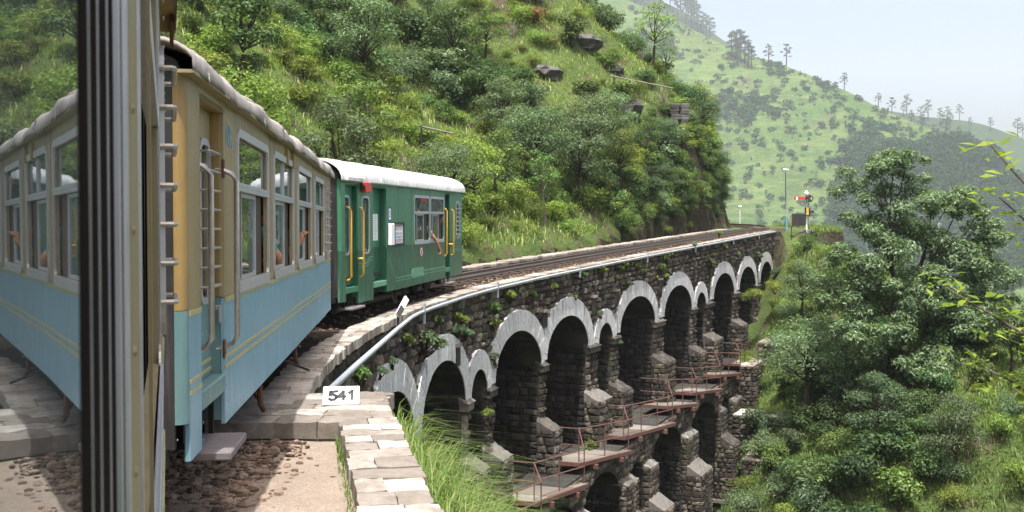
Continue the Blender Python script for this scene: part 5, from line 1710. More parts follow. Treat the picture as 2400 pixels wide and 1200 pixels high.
# ================================================================== vegetation
def leaves(P0, N0, size, asp, rs, fold=.25):
    """diamond leaves; P0 (n,3) positions, N0 (n,3) leaf normals, size (n,)"""
    n = len(P0)
    t = rs.normal(size=(n, 3)); t -= (t*N0).sum(1, keepdims=True)*N0
    t /= np.linalg.norm(t, axis=1, keepdims=True)+1e-9
    b = np.cross(N0, t); L = size[:, None]; Wd = L*asp
    a0 = P0-t*L*.5; a2 = P0+t*L*.5; m = P0-t*L*.06
    a1 = m+b*Wd*.5+N0*L*fold*.25; a3 = m-b*Wd*.5+N0*L*fold*.25
    V = np.stack([a0, a1, a2, a3], 1).reshape(-1, 3)
    F = np.arange(4*n).reshape(n, 4)
    return V, F
def clump_points(centres, radii, per, rs, flat=.8, inner=.45):
    Ps, Ns = [], []
    for c, r in zip(centres, radii):
        k = int(per*r*r)
        d = rs.normal(size=(k, 3)); d /= np.linalg.norm(d, axis=1, keepdims=True)
        d[:, 2] = np.abs(d[:, 2])*np.where(rs.random(k) < .78, 1, -1)
        rad_ = r*(inner+(1-inner)*rs.random(k)**.6)*(1+.22*np.sin(d[:, 0]*5+c[0]*3)*np.cos(d[:, 1]*4+c[1]*5))
        p = np.array(c)+d*rad_[:, None]*np.array([1, 1, flat])
        nn = d+np.array([0, 0, .55])+rs.normal(size=(k, 3))*.55
        nn /= np.linalg.norm(nn, axis=1, keepdims=True)
        Ps.append(p); Ns.append(nn)
    return np.concatenate(Ps), np.concatenate(Ns)
def foliage(name, centres, radii, per, leaf, asp, seed, mat, flat=.8, inner=.45):
    rs = np.random.default_rng(seed)
    p, n = clump_points(centres, radii, per, rs, flat, inner)
    V, F = leaves(p, n, leaf*(.6+.8*rs.random(len(p))), asp, rs)
    me = np_mesh(name, V, F); me.materials.append(mat)
    return me
def limb(mb, a, b, r0, r1, rr, seg=4, bend=.12, n=6):
    a = Vector(a); b = Vector(b); pts = []; L = (b-a).length
    o = Vector((rr.uniform(-1,1), rr.uniform(-1,1), rr.uniform(-.3,.6)))*L*bend
    for k in range(seg+1):
        t = k/seg; pts.append(a.lerp(b, t)+o*math.sin(math.pi*t))
    mb.tube(pts, [r0+(r1-r0)*k/seg for k in range(seg+1)], n)
    return pts
def shrub_kind(seed, R, H, nclump, per, leaf, asp, mat, barkm='bark', spread=.75, name='shrub', flat=.8):
    """returns (foliage mesh, stem mesh), standing on z=0"""
    rr = random.Random(seed); cs, rs_ = [], []
    for k in range(nclump):
        a = rr.uniform(0, 2*math.pi); q = math.sqrt(rr.random())*spread
        z = H*(.25+.62*rr.random()*(1-.45*q))
        r = R*rr.uniform(.28, .5)
        cs.append((R*q*math.cos(a), R*q*math.sin(a), z)); rs_.append(r)
    cs.append((0, 0, H*.55)); rs_.append(R*.55)
    fm = foliage(name, cs, rs_, per, leaf, asp, seed, M[mat], flat)
    mb = MB()
    for k in range(min(len(cs), 7)):
        limb(mb, (rr.uniform(-.1,.1)*R, rr.uniform(-.1,.1)*R, -.3), cs[k], .03+.012*R, .012, rr, 4, .1, 5)
    sm = mb.mesh('stem'); sm.materials.append(M[barkm])
    return fm, sm
def tree_kind(seed, R, H, mat, per=300, leaf=.2, asp=.45, nclump=12, barkm='bark'):
    rr = random.Random(seed); cs, rs_ = [], []
    mb = MB(); fork = H*rr.uniform(.28,.4)
    lean = Vector((rr.uniform(-.2,.2)*H*.3, rr.uniform(-.2,.2)*H*.3, 0))
    top = Vector((0,0,fork))+lean*.4
    limb(mb, (0,0,-.5), top, .05*R+.04, .035*R+.02, rr, 5, .05, 7)
    for k in range(nclump):
        a = 2*math.pi*k/nclump*2.4+rr.uniform(-.4,.4); z = fork+(H-fork)*(.12+.83*(k+.5)/nclump)
        q = R*(.85-.55*((z-fork)/(H-fork))**1.6)*rr.uniform(.45,1)
        c = (lean.x+q*math.cos(a), lean.y+q*math.sin(a), z); cs.append(c); rs_.append(R*rr.uniform(.26,.42))
        limb(mb, top+Vector((0,0,(z-fork)*.25)), c, .02*R+.012, .01, rr, 4, .12, 5)
    fm = foliage('crown', cs, rs_, per, leaf, asp, seed, M[mat], .75)
    tm = mb.mesh('trunk'); tm.materials.append(M[barkm])
    return fm, tm
K = {}
K['dark'] = [shrub_kind(10+i, 1.5, (1.5,1.9,2.5)[i], (13,11,8)[i], 600, (.14,.16,.18)[i], .45, 'leaf_dark') for i in range(3)]
K['mid'] = [shrub_kind(20+i, 1.4, (1.3,1.7,2.3)[i], (13,10,7)[i], 560, (.12,.15,.18)[i], (.5,.35,.6)[i], 'leaf_mid') for i in range(3)]
K['grey'] = [shrub_kind(30+i, 1.5, (1.4,1.8,2.4)[i], (14,11,8)[i], 600, (.11,.14,.17)[i], (.4,.3,.5)[i], 'leaf_grey') for i in range(3)]
K['bright'] = [shrub_kind(40+i, 1.3, (.9,1.2,1.6)[i], (12,9,7)[i], 600, (.11,.14,.17)[i], .38, 'leaf_bright') for i in range(3)]
K['dry'] = []
for i in range(2):
    rr = random.Random(60+i); mb = MB()
    for k in range(16):
        a = rr.uniform(0, 6.28); e = Vector((math.cos(a)*rr.uniform(.3,.9), math.sin(a)*rr.uniform(.3,.9), rr.uniform(.7,1.5)))
        pts = limb(mb, (rr.uniform(-.1,.1), rr.uniform(-.1,.1), -.1), e, .03, .008, rr, 4, .2, 4)
        for q in range(3):
            b = pts[rr.randint(1,3)]; limb(mb, b, b+Vector((rr.uniform(-.4,.4), rr.uniform(-.4,.4), rr.uniform(0,.5))), .012, .004, rr, 2, .2, 4)
    sm = mb.mesh('dry_shrub'); sm.materials.append(M['dead']); K['dry'].append((sm, None))
K['spurge'] = []
for i in range(3):
    rr = random.Random(80+i); mb = MB()
    for k in range(22):
        a = rr.uniform(0, 6.28); q = rr.uniform(.15, .85); z0 = rr.uniform(.15,.9)
        b = Vector((math.cos(a)*q*.3, math.sin(a)*q*.3, z0*.4)); m1 = Vector((math.cos(a)*q, math.sin(a)*q, z0)); t = m1+Vector((rr.uniform(-.06,.06), rr.uniform(-.06,.06), rr.uniform(.6,1.5)))
        mb.tube([b, m1, m1.lerp(t,.5), t], [.05,.055,.05,.02], 5)
    mb.tube([(0,0,-.3),(0,0,.6)], [.12,.09], 6)
    sm = mb.mesh('spurge'); sm.materials.append(M['spurge']); K['spurge'].append((sm, None))
T = {}
T['slope'] = [tree_kind(101, 2.0, 4.6, 'leaf_dark', 560, .17), tree_kind(102, 2.3, 5.0, 'leaf_grey', 560, .15, .4, 16), tree_kind(103, 1.9, 4.2, 'leaf_mid', 520, .16), tree_kind(104, 2.6, 4.4, 'leaf_grey', 460, .14, .35, 20), tree_kind(105, 1.6, 5.2, 'leaf_mid', 360, .17, .42, 13, 'bark_pale'), tree_kind(106, 2.1, 4.0, 'leaf_bright', 420, .15, .4, 15)]
T['light'] = [tree_kind(111, 1.8, 4.6, 'leaf_bright', 190, .2, .4, 11), tree_kind(112, 1.6, 4.0, 'leaf_mid', 210, .19, .4, 10)]

def put_shrub(kind, x, y, sc, label, group, name='shrub', cat='shrub', z=None, rz=None):
    fm, sm = random.choice(K[kind])
    z = gz_at(x, y) if z is None else z
    o = link(name, fm, None, None, (x, y, z-.12*sc), (random.uniform(-.12,.12), random.uniform(-.12,.12), random.uniform(0, 6.28)), (sc*random.uniform(.85,1.2), sc*random.uniform(.85,1.2), sc*random.uniform(.8,1.2)))
    tag(o, label, cat, group)
    if sm: link('stem', sm, None, o)
    return o
def put_tree(kind, x, y, sc, label, group=None, name='tree', i=None, z=None):
    fm, tm = T[kind][i] if i is not None else random.choice(T[kind])
    z = gz_at(x, y) if z is None else z
    r = empty(name, (x, y, z), (0, 0, random.uniform(0, 6.28))); r.scale = (sc, sc, sc*random.uniform(.9,1.1))
    link('crown', fm, None, r); link('trunk', tm, None, r)
    tag(r, label, 'tree', group)
    return r

# hillside behind the line -------------------------------------------------------------
LAB = {'dark': 'dark green leafy shrub among many on the hillside behind the train', 'mid': 'mid green shrub among many on the hillside behind the train',
       'grey': 'greyish green shrub among many on the hillside behind the train', 'bright': 'bright yellow-green bush on the sunlit hillside behind the train',
       'dry': 'leafless dry shrub on the hillside behind the train', 'spurge': 'grey-green candelabra spurge on the hillside behind the train'}
cnt = {k: 0 for k in LAB}
N = 9000
cx = rng.uniform(-32, 20, N); cy = rng.uniform(8, 95, N)
tz, tD, tS = terrain(cx, cy)
nf = fbm(cx, cy, .09, 55, 3); nf2 = fbm(cx, cy, .13, 91, 3)
chosen = []
cell = {}
for k in range(N):
    x, y, z, D, S = cx[k], cy[k], tz[k], tD[k], tS[k]
    if D < 3.3 or S < 2: continue
    pxx = 1200+2400*x/y; pyy = 540-2400*(z-1.6)/y
    if pxx < 330 or pxx > 1760 or pyy < -110 or pyy > 620: continue
    open_ = nf[k] > .08 and D > 5                     # grassy openings
    glade = 1.5 < x < 10.5 and 4.2 < D < 13 and 44 < S < 60
    open_ = open_ or glade
    md = .95 if not open_ else 2.0
    if any((x-q[0])**2+(y-q[1])**2+(z-q[2])**2*.5 < md*md for gx_ in (-1,0,1) for gy_ in (-1,0,1) for q in cell.get((int(x//2.4)+gx_, int(y//2.4)+gy_), ())): continue
    cell.setdefault((int(x//2.4), int(y//2.4)), []).append((x, y, z))
    v = nf2[k]+random.gauss(0, .14); u = random.random()
    if u < .035: kind = 'dry'
    elif u < .06: kind = 'spurge'
    elif open_: kind = ('spurge' if u < .12 else 'bright') if u < .75 else 'mid'
    elif v > .05: kind = 'bright'
    elif v > -.06: kind = 'mid'
    elif v > -.22: kind = 'grey'
    else: kind = 'dark'
    chosen.append((kind, x, y, z, D))
PICK = []       # (kind, x, y, z, scale, where)
for kind, x, y, z, D in chosen:
    PICK.append((kind, x, y, z, (random.uniform(.4, .8) if random.random() < .6 else random.uniform(.8, 1.2))*(1.0 if kind in ('dark','grey') else .85)*(.6 if kind == 'spurge' else 1), 'hill'))
ORD = ['First','Second','Third','Fourth','Fifth','Sixth','Seventh','Eighth','Ninth','Tenth','Eleventh','Twelfth','Thirteenth','Fourteenth','Fifteenth','Sixteenth']
# trees at the foot of the hill, just behind the left parapet
for k, (s, D, sc, i) in enumerate([(16,5.2,.9,5),(19.5,4.2,.8,1),(23,5.6,.9,4),(26,4.0,.7,3),(29,4.6,.8,5),(32,5.0,.8,2),(34.5,3.8,.6,4),(37,5.4,1.0,3),(40,4.2,.85,1),(42.5,4.8,1.0,3),(45,3.8,.7,5),(47,5.0,.8,1),(50,3.8,.65,4),(53,3.6,.6,3),(56,3.4,.55,5),(59,3.3,.5,2)]):
    p = P(s, N_TR-D)
    put_tree('slope', p.x, p.y, sc, '%s leafy tree from the green coach in the row behind the left parapet' % ORD[k], 'trees behind the parapet', 'tree', i)
# trees higher on the slope
HT = [(-9.5,36,.9,'slope',0),(-6.5,45,.9,'slope',1),(-3.0,54,.9,'slope',0),(-1.5,60,.8,'slope',2),(-4.5,58,.8,'slope',1),(-13,33,.9,'slope',1),(-8,52,1.0,'slope',0),(-12,44,1.0,'slope',0),(-11,50,.8,'slope',0),(-.5,51,.7,'slope',1)]
HL = ['dense tree on the slope above the blue coach roof','grey-leaved tree on the slope above the green coach','dense dark tree high on the slope, centre of the hillside','mid green tree near the top of the hillside, centre','small grey tree left of the grassy opening','grey-leaved tree high above the near end of the blue coach','dark tree high on the slope above the green coach','dark tree at the top left of the hillside','small dark tree far up the slope above the blue coach','small grey tree halfway up the slope behind the viaduct']
for k, (x, y, sc, kd, i) in enumerate(HT):
    put_tree(kd, x, y, sc, HL[k], 'trees on the hillside', 'tree', i)
lt = [(9.6,70,.95,0,'light-crowned tree leaning out at the top right of the hillside spur'),(11.0,73.5,.75,1,'small yellow-green tree on the spur just above the bend'),(13.6,73.5,.75,0,'thin yellow-green tree growing on the cut face above the bend'),(14.8,77.5,.8,1,'pale tree overhanging the track at the corner of the spur')]
for x, y, sc, i, lb in lt: put_tree('light', x, y, sc, lb, None, 'tree', i)
for x, y, sc, i in [(12.2,69.8,.7,0),(13.2,71.2,.6,1),(14.3,75.0,.6,2),(15.6,79.5,.7,0),(11.6,67.6,.6,2)]:
    put_tree('slope', x, y, sc, ['lowest','second','third','fourth','farthest'][[ (12.2,69.8),(13.2,71.2),(14.3,75.0),(15.6,79.5),(11.6,67.6)].index((x,y))]+' dark shrubby tree clinging to the cut rock beside the bend', 'trees on the cut face', 'tree', i)
# red-brown dying bush, boulder, retaining pillar, pipes
rb_, rs2 = shrub_kind(71, 1.0, 1.0, 8, 420, .2, .45, 'leaf_red')
x, y = 1.2, 64.5; o = link('dying_bush', rb_, None, None, (x, y, gz_at(x, y))); link('stem', rs2, None, o); tag(o, 'red-brown dying bush high on the hillside', 'bush')
def boulder(name, x, y, r, seed, label, dz=0):
    m_ = MB(); m_.blob((0,0,0), r, seed, 10, 7, .22)
    o = m_.build(name, M['rock'], loc=(x, y, gz_at(x, y)+dz)); tag(o, label, 'rock'); return o
boulder('boulder', 7.0, 62.3, (1.0,1.0,.95), 4, 'big rounded grey boulder on the grassy part of the hillside', .0)
boulder('boulder', 1.9, 61.0, (1.0,.8,.55), 5, 'flat dark rock ledge below the spurge clump on the hillside', -.15)
boulder('boulder', 4.6, 66.0, (1.2,.9,.6), 6, 'dark overhanging rock shelf in the upper grassy opening', -.2)
boulder('boulder', 6.4, 66.2, (.9,.8,.6), 9, 'blocky rock beside the dark shelf high on the spur', -.2)
boulder('boulder', 19.3, 65.4, (.45,.35,.3), 7, 'small brown rock at the foot of the signal', .1)
rp = empty('retaining_pillar', (10.6, 65.4, gz_at(10.6, 65.4)-.4)); tag(rp, 'narrow dark dry-stone pillar on the spur above the track', 'wall')
r_ = random.Random(3)
for k in range(13):
    m_ = MB(); w = .55+r_.uniform(-.06,.06); m_.cbox(-w, r_.uniform(-.1,.1), -.45, .45, k*.17, k*.17+.16, .02); m_.cbox(r_.uniform(-.08,.0)+.11, w, -.45, .45, k*.17, k*.17+.16, .02); m_.build('stone', M['rock'], rp, rot=(0,0,r_.uniform(-.05,.05)))
for (xa, ya, xb, yb, h, lb) in [(6.0,63.2,10.2,65.2,1.0,'thin pale pipe crossing the slope towards the stone pillar'),(-4.2,44,-2.6,45.5,.9,'short pale pipe among the shrubs left of centre')]:
    o = empty('water_pipe', (xa, ya, gz_at(xa, ya)+h)); tag(o, lb, 'pipe')
    zb_ = gz_at(xb, yb)+h-gz_at(xa, ya)-h
    m_ = MB(); m_.tube([(0,0,0),(xb-xa, yb-ya, zb_*.3)], .045, 6); m_.build('pipe', M['dead'], o)
    m_ = MB(); m_.tube([(.3,.2,-1.2),(.3,.2,0)], .04, 5); m_.build('prop', M['bark'], o)

# right-hand bank ------------------------------------------------------------------------
TRB = (17.0, 45.0)
tb = gz_at(*TRB)
big = empty('tree', (TRB[0], TRB[1], tb)); tag(big, 'tall forked broadleaf tree standing on the bank right of the viaduct', 'tree')
cl = [(16.1,45,4.2,1.1),(15.2,45.3,3.5,.85),(17.3,44.8,4.75,.75),(16.6,44.6,4.5,.7),(19.8,45,3.2,.9),(19.1,44.6,2.9,.8),(18.6,45.4,2.7,.8),(16.9,44.6,2.4,1.15),(15.7,45.2,1.7,1.0),(18.4,44.8,1.1,1.3),(16.7,44.2,.6,1.3),(19.9,45,.5,1.25),(20.6,45.3,-1,1.4),(18.4,44.2,-1,1.3),(20.3,45,-2.9,1.4),(15.3,44.8,-.2,1.1),(17.6,45.6,3.4,.7),(21.0,45.3,1.2,.7),(16.2,45.6,3.1,.7),(20.4,44.9,2.3,.7),(19.4,44.2,-2.2,1.1),(20.4,45.2,1.6,.9),(21.2,45.4,-.1,1.1),(19.2,45.0,.2,1.2),(17.4,44.6,-.6,1.2),(16.3,45.2,-1.4,1.1),(18.6,45.6,-2.4,1.2),(21.3,45.2,-1.9,1.1),(15.0,44.6,-2.0,1.2),(14.2,45.2,-1.0,1.1),(16.6,43.8,-3.0,1.1),(15.4,44.0,-3.6,1.1),(18.2,43.8,-3.8,1.2),(20.0,44.2,-4.2,1.1),(14.6,45.0,.6,.9),(17.2,44.0,-1.9,1.0)]
cs = [(a-TRB[0], b-TRB[1], c-tb) for a, b, c, r in cl]
rq = random.Random(5); ex = []
for c, (a_, b_, c_, r) in zip(list(cs), cl):
    for q in range(4):
        ex.append((c[0]+rq.uniform(-1.1,1.1)*r, c[1]+rq.uniform(-1.0,1.0)*r, c[2]+rq.uniform(-.7,.7)*r, r*rq.uniform(.4,.62)))
fm = foliage('crown', cs+[e[:3] for e in ex], [c[3]*.72 for c in cl]+[e[3] for e in ex], 1050, .18, .36, 777, M['leaf_grey'], .72, .25); link('crown', fm, None, big)
rr = random.Random(9); mb = MB()
f1 = Vector((.25,0,1.9))
limb(mb, (0,0,-.6), f1, .2, .16, rr, 5, .03, 8)
up = [(f1, Vector((-.35,-.1,5.2)), .13, .09), (f1, Vector((.7,.1,4.3)), .13, .08)]
for a, b, r0, r1 in up: limb(mb, a, b, r0, r1, rr, 6, .05, 7)
for k, c in enumerate(cs):
    c = Vector(c); base = Vector((-.35,-.1,5.2)) if c.x < .9 and c.z > 5.0 else (Vector((.7,.1,4.3)) if c.z > 4 else f1)
    if c.z < 3.4: base = Vector((.1,0,1.2))
    limb(mb, base, c, .06 if c.z > 5 else .05, .015, rr, 5, .08, 5)
tm = mb.mesh('trunk'); tm.materials.append(M['bark']); link('trunk', tm, None, big)
# companions around it
for x, y, sc, kd, i, lb in [(13.4,46.5,1.05,'slope',3,'dark dense tree just left of the tall forked tree'),(14.9,41.5,.7,'slope',1,'grey-leaved small tree spreading in front of the tall forked tree'),(20.6,42.0,.6,'slope',0,'dark tree at the right foot of the tall forked tree'),(24.5,47,.9,'slope',0,'shadowy tree behind the crest at the right edge'),(16.8,38.6,.62,'slope',1,'round-leaved pale shrub tree low on the bank, lower right'),(15.2,53.5,.6,'slope',1,'leafy tree on the bank below the signal'),(22.6,50,.8,'slope',2,'mid green tree behind the crest right of the tall tree'),(18.5,49.5,.75,'slope',0,'dark tree close behind the tall forked tree')]:
    put_tree(kd, x, y, sc, lb, None, 'tree', i)
N = 3000
bx = rng.uniform(6, 34, N); by = rng.uniform(20, 68, N); bz, bD, bS = terrain(bx, by); nb_ = fbm(bx, by, .1, 17, 3)
cell = {}; c2 = 0
RL = {'dark': 'dark shrub among others on the bank right of the viaduct', 'mid': 'mid green shrub among others on the bank right of the viaduct', 'bright': 'bright bush among others on the bank right of the viaduct', 'grey': 'greyish shrub among others on the bank right of the viaduct'}
for k in range(N):
    x, y, z, D = bx[k], by[k], bz[k], bD[k]
    if -D < 3.4 or c2 > 290: continue
    pxx = 1200+2400*x/y; pyy = 540-2400*(z-1.6)/y
    if pxx < 1690 or pxx > 2480 or pyy < 540 or pyy > 1290: continue
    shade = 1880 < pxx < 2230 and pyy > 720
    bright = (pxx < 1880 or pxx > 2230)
    md = .95 if shade else 1.15
    if bS[k] > 60 and -D < 9: continue
    if any((x-q[0])**2+(y-q[1])**2 < md*md for a in (-1,0,1) for b in (-1,0,1) for q in cell.get((int(x//2)+a, int(y//2)+b), ())): continue
    cell.setdefault((int(x//2), int(y//2)), []).append((x, y)); c2 += 1
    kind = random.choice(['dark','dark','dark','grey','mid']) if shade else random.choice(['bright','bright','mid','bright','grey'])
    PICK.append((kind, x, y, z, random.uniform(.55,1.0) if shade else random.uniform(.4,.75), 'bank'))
for k in range(260):            # scrub clinging to the cut rock face by the bend
    s_ = random.uniform(41, 84); D_ = 2.7+abs(random.gauss(0, 1.1)); p = P(s_, N_TR-D_)
    PICK.append((random.choice(['dark','mid','grey','bright','bright','mid']), p.x, p.y, gz_at(p.x, p.y)+random.uniform(-.4,.1), random.uniform(.3,.75), 'hill'))
for k in range(90):
    s_ = random.uniform(48, 84); p = P(s_, N_TR-random.uniform(2.35, 2.85))
    PICK.append((random.choice(['dark','mid','grey','bright','mid']), p.x, p.y, zc(s_)+random.uniform(-.1, 3.8), random.uniform(.22,.5), 'hill'))
PICK.sort(key=lambda c: -c[4]/c[2])
def where_label(kind, x, y, z, sc, where):
    col_ = {'dark': 'dark green leafy shrub', 'mid': 'mid green shrub', 'grey': 'greyish green shrub', 'bright': 'yellow-green bush', 'dry': 'leafless dry shrub', 'spurge': 'grey-green candelabra spurge'}[kind]
    u = 1200+2400*x/y; v = 540-2400*(z-1.6)/y
    size = 'large' if sc > .85 else ('small' if sc < .55 else 'middling')
    if where == 'hill':
        zone = 'above the blue coach' if u < 760 else 'above the green coach' if u < 1090 else 'behind the near half of the viaduct' if u < 1400 else 'on the spur above the bend'
        lev = 'high on the hillside' if v < 150 else 'halfway up the hillside' if v < 350 else 'low on the hillside'
    else:
        zone = 'beside the viaduct' if u < 1880 else 'around the tall forked tree' if u < 2230 else 'near the right edge'
        lev = 'high on the right bank' if v < 800 else 'low on the right bank'
    return '%s %s %s %s' % (size, col_, lev, zone)
quota = {'shrub': 285, 'bush': 270, 'spurge': 24, 'dry_shrub': 40}; used = {k: 0 for k in quota}
REST = []
for kind, x, y, z, sc, where in PICK:
    nm = {'bright': 'bush', 'spurge': 'spurge', 'dry': 'dry_shrub'}.get(kind, 'shrub')
    if used[nm] >= quota[nm]: REST.append((kind, x, y, z, sc)); continue
    used[nm] += 1
    put_shrub(kind, x, y, sc, where_label(kind, x, y, z, sc, where), 'shrubs on the hillside' if where == 'hill' else 'shrubs on the right bank', nm, 'bush' if nm == 'bush' else 'shrub', z)
print('shrubs', used, 'rest', len(REST))
def join_stuff(name, items, mats_by, label):
    by = {}
    for kind, x, y, z, sc in items: by.setdefault(kind, []).append((x, y, z, sc))
    VV, FF, mi, base = [], [], [], 0; mats = []
    for kind, lst in by.items():
        fm = K[kind][0][0]; n = len(fm.vertices); co = np.empty(n*3, np.float32); fm.vertices.foreach_get('co', co); co = co.reshape(-1, 3)
        nq = n//4*4
        if kind in ('dry', 'spurge'): continue
        mats.append(fm.materials[0])
        for (x, y, z, sc) in lst:
            a = random.uniform(0, 6.28); c, s_ = math.cos(a), math.sin(a)
            R = np.array([[c,-s_,0],[s_,c,0],[0,0,1]], np.float32)*sc
            VV.append(co@R.T+np.array([x, y, z-.1], np.float32)); FF.append(np.arange(n, dtype=np.int32).reshape(-1, 4)+base); mi.append(np.full(n//4, len(mats)-1, np.int32)); base += n
    if not VV: return
    me = np_mesh(name, np.concatenate(VV), np.concatenate(FF))
    for mt in mats: me.materials.append(mt)
    me.polygons.foreach_set('material_index', np.concatenate(mi))
    tag(link(name, me), label, 'scrub', kind='stuff')
join_stuff('hillside_scrub', REST, None, 'mixed green scrub filling the upper hillside between the larger shrubs')
for i, (x, y) in enumerate([(14.6,30.5),(13.2,33.0)]):
    put_shrub('dry', x, y, 1.0, ('tangle of dry fallen branches at the bottom of the right bank','second heap of dry sticks beside the fallen branches')[i], None, 'dry_branches', 'branches')

# stone terraces and ruined walls on the far bank
def masonry(name, label, x, y, z, w, d, h, rz, mat='rubble', seed=1, top=True):
    o = empty(name, (x, y, z), (0, 0, rz)); tag(o, label, 'wall')
    r = random.Random(seed); m_ = MB(); m_.box(-w/2+.03, w/2-.03, -d/2+.03, d/2-.03, 0, h-.02); m_.build('core', M['mortar'], o)
    me = MB(); q = 0
    zz = 0
    while zz < h-.02:
        hh = min(r.uniform(.16,.26), h-zz)
        for face_ in range(3):
            L = (w, d, d)[face_]; u = -L/2
            while u < L/2-.03:
                ww = min(r.uniform(.22,.45), L/2-u)
                sm = r.choice(STONES)
                if face_ == 0: pos = (u+ww/2, -d/2+.03, zz+hh/2); ang = rad(90)
                elif face_ == 1: pos = (-w/2+.03, u+ww/2, zz+hh/2); ang = rad(180)
                else: pos = (w/2-.03, u+ww/2, zz+hh/2); ang = 0
                add_scaled(me, sm, pos, ang, ww-.02, .06, hh-.02); u += ww
        zz += hh
    f = me.build('facing_stones', M[mat], o); f['kind'] = 'stuff'
    if top:
        u = -w/2
        while u < w/2-.03:
            ww = min(r.uniform(.3,.6), w/2-u); m_ = MB(); m_.cbox(u+.005, u+ww-.005, -d/2-.03, d/2+.03, h, h+.09+r.uniform(0,.03), .02); m_.build('cap_stone', M['coping'], o); u += ww
    return o
masonry('terrace_wall', 'stone terrace wall stepping down beside the last lower arch', 12.0, 48.6, -9.2, 2.6, 1.6, 2.0, rad(-24), seed=5)
masonry('terrace_wall', 'lower grassy stone terrace below the gallery end', 12.2, 46.4, -11.2, 3.0, 2.2, 2.4, rad(-24), seed=6)
masonry('ruined_pier', 'ivy-grown square stone pier standing alone below the bank', 13.0, 43.2, -13.5, 1.3, 1.3, 4.9, rad(-20), seed=7)
masonry('terrace_wall', 'sloping stone kerb wall climbing the bank beside the farthest arch', 13.9, 54.5, -5.6, .9, 3.4, 1.3, rad(-24), seed=8)
masonry('terrace_wall', 'short stone wing wall at the end of the gallery walkway', 12.0, 52.0, -8.0, 1.2, 2.6, 2.8, rad(-24), seed=9)
for k, (x, y, z) in enumerate([(12.0,48.4,-7.1),(12.9,48.8,-7.1),(11.3,46.2,-8.7),(12.4,46.0,-8.7),(13.1,46.8,-8.7),(12.9,43.0,-8.5),(13.8,54.4,-4.2),(12.0,52,-5.1),(12.3,52.8,-5.1),(14.4,56.5,-2.6),(13.6,57.5,-2.2),(14.9,58.0,-1.8)]):
    put_shrub('bright', x, y, random.uniform(.35,.6), 'bright bush growing over the stone terraces by the last arches', 'bushes on the terraces', 'shrub', 'shrub', z)

# weeds and creepers rooted in the masonry
wk = [shrub_kind(200+i, .42, .42, 6, 2600, .085, .6, ('leaf_mid','leaf_bright','leaf_grey')[i]) for i in range(3)]
spots = [(10.9,.05,-.75,.95),(5.2,.03,-.55,.55),(13.9,.05,-.55,.6),(14.4,.05,-.9,.5),(17.0,.06,-.55,.5),(18.3,.06,-.35,.55),(16.95,.05,-1.9,.6),(20.2,.05,-.5,.45),(22.0,.05,-.4,.4),(24.4,.05,-.25,.5),(27.9,.05,-.6,.45),(29.0,.05,-.2,.5),(26.2,.07,-1.7,.45),(33.5,.06,-.6,.6),(35.0,.05,-.2,.45),(38.9,.05,.1,.5),(42.2,.07,-1.0,.6),(44.0,.05,.4,.5),(48.4,.07,-.9,.6),(54.2,.1,-1.4,.8),(16.2,.1,-3.2,.5),(28.2,.1,-3.0,.45),(12.1,.05,-.35,.4),(9.4,.04,-.45,.4),(7.0,.04,-.7,.35),(60.3,.3,-1.0,.7),(59.6,.5,-2.0,.9),(58.0,.6,-2.6,1.1)]
for q_ in range(26):
    s_ = random.uniform(6, 57); z_ = random.uniform(-1.1,-.25)
    if not in_ring(s_, zc(s_)+z_, .0): spots.insert(0, (s_, .03, z_, random.uniform(.25,.6)))
NW_ = len(spots)
for q_ in range(16):
    s_ = random.uniform(17, 46); spots.append((s_, random.uniform(.1,.45), zw(s_)-zc(s_)+.1, random.uniform(.3,.6)))
for k, (s, n, z, sc) in enumerate(spots):
    fm, sm = wk[k % 3]; p = P(s, n)
    zz = zc(s)+z if z > -1.5 else z+zc(s)
    o = link('wall_weed', fm, None, None, (p.x, p.y, zz-.1), (random.uniform(.1,.4), 0, random.uniform(0,6.28)), (sc,)*3); link('stem', sm, None, o)
    tag(o, 'leafy weed rooted in the stonework of the viaduct face' if k < NW_ else 'green weed sprouting behind the gallery walkway slabs', 'weed', 'weeds on the viaduct' if k < NW_ else 'weeds on the gallery')

# grass ----------------------------------------------------------------------------------
def grass_mesh(name, x, y, z, h, w, lean, seed, mat, label, curve=.45):
    rs = np.random.default_rng(seed); n = len(x)
    a = rs.uniform(0, 2*np.pi, n); l = lean*rs.uniform(.3, 1.2, n)
    bx_, by_ = np.cos(a+1.57)*w/2, np.sin(a+1.57)*w/2
    dx, dy = np.cos(a)*l*h, np.sin(a)*l*h
    p0 = np.stack([x-bx_, y-by_, z-.03], 1); p1 = np.stack([x+bx_, y+by_, z-.03], 1)
    m0 = np.stack([x+dx*curve-bx_*.8, y+dy*curve-by_*.8, z+h*.62], 1); m1 = np.stack([x+dx*curve+bx_*.8, y+dy*curve+by_*.8, z+h*.62], 1)
    t = np.stack([x+dx, y+dy, z+h*(1-.35*l)], 1); t2 = t+np.stack([bx_*.1, by_*.1, 0*bx_], 1)
    V = np.stack([p0, p1, m1, m0, t2, t], 1).reshape(-1, 3)
    i = np.arange(n)*6
    F = np.concatenate([np.stack([i, i+1, i+2, i+3], 1), np.stack([i+3, i+2, i+4, i+5], 1)])
    o = link(name, np_mesh(name, V, F), mat); tag(o, label, 'grass', kind='stuff'); return o
N = 130000
x = rng.uniform(-28, 22, N); y = rng.uniform(12, 92, N); z, D, S = terrain(x, y)
pxx = 1200+2400*x/y; pyy = 540-2400*(z-1.6)/y
zg = terrain(x+.3, y)[0]; zh = terrain(x, y+.3)[0]; slope = np.hypot(zg-z, zh-z)/.3
ok = (slope < 1.45) & (D > 3.0) & (pxx > 380) & (pxx < 1760) & (pyy > -60) & (S > 6)
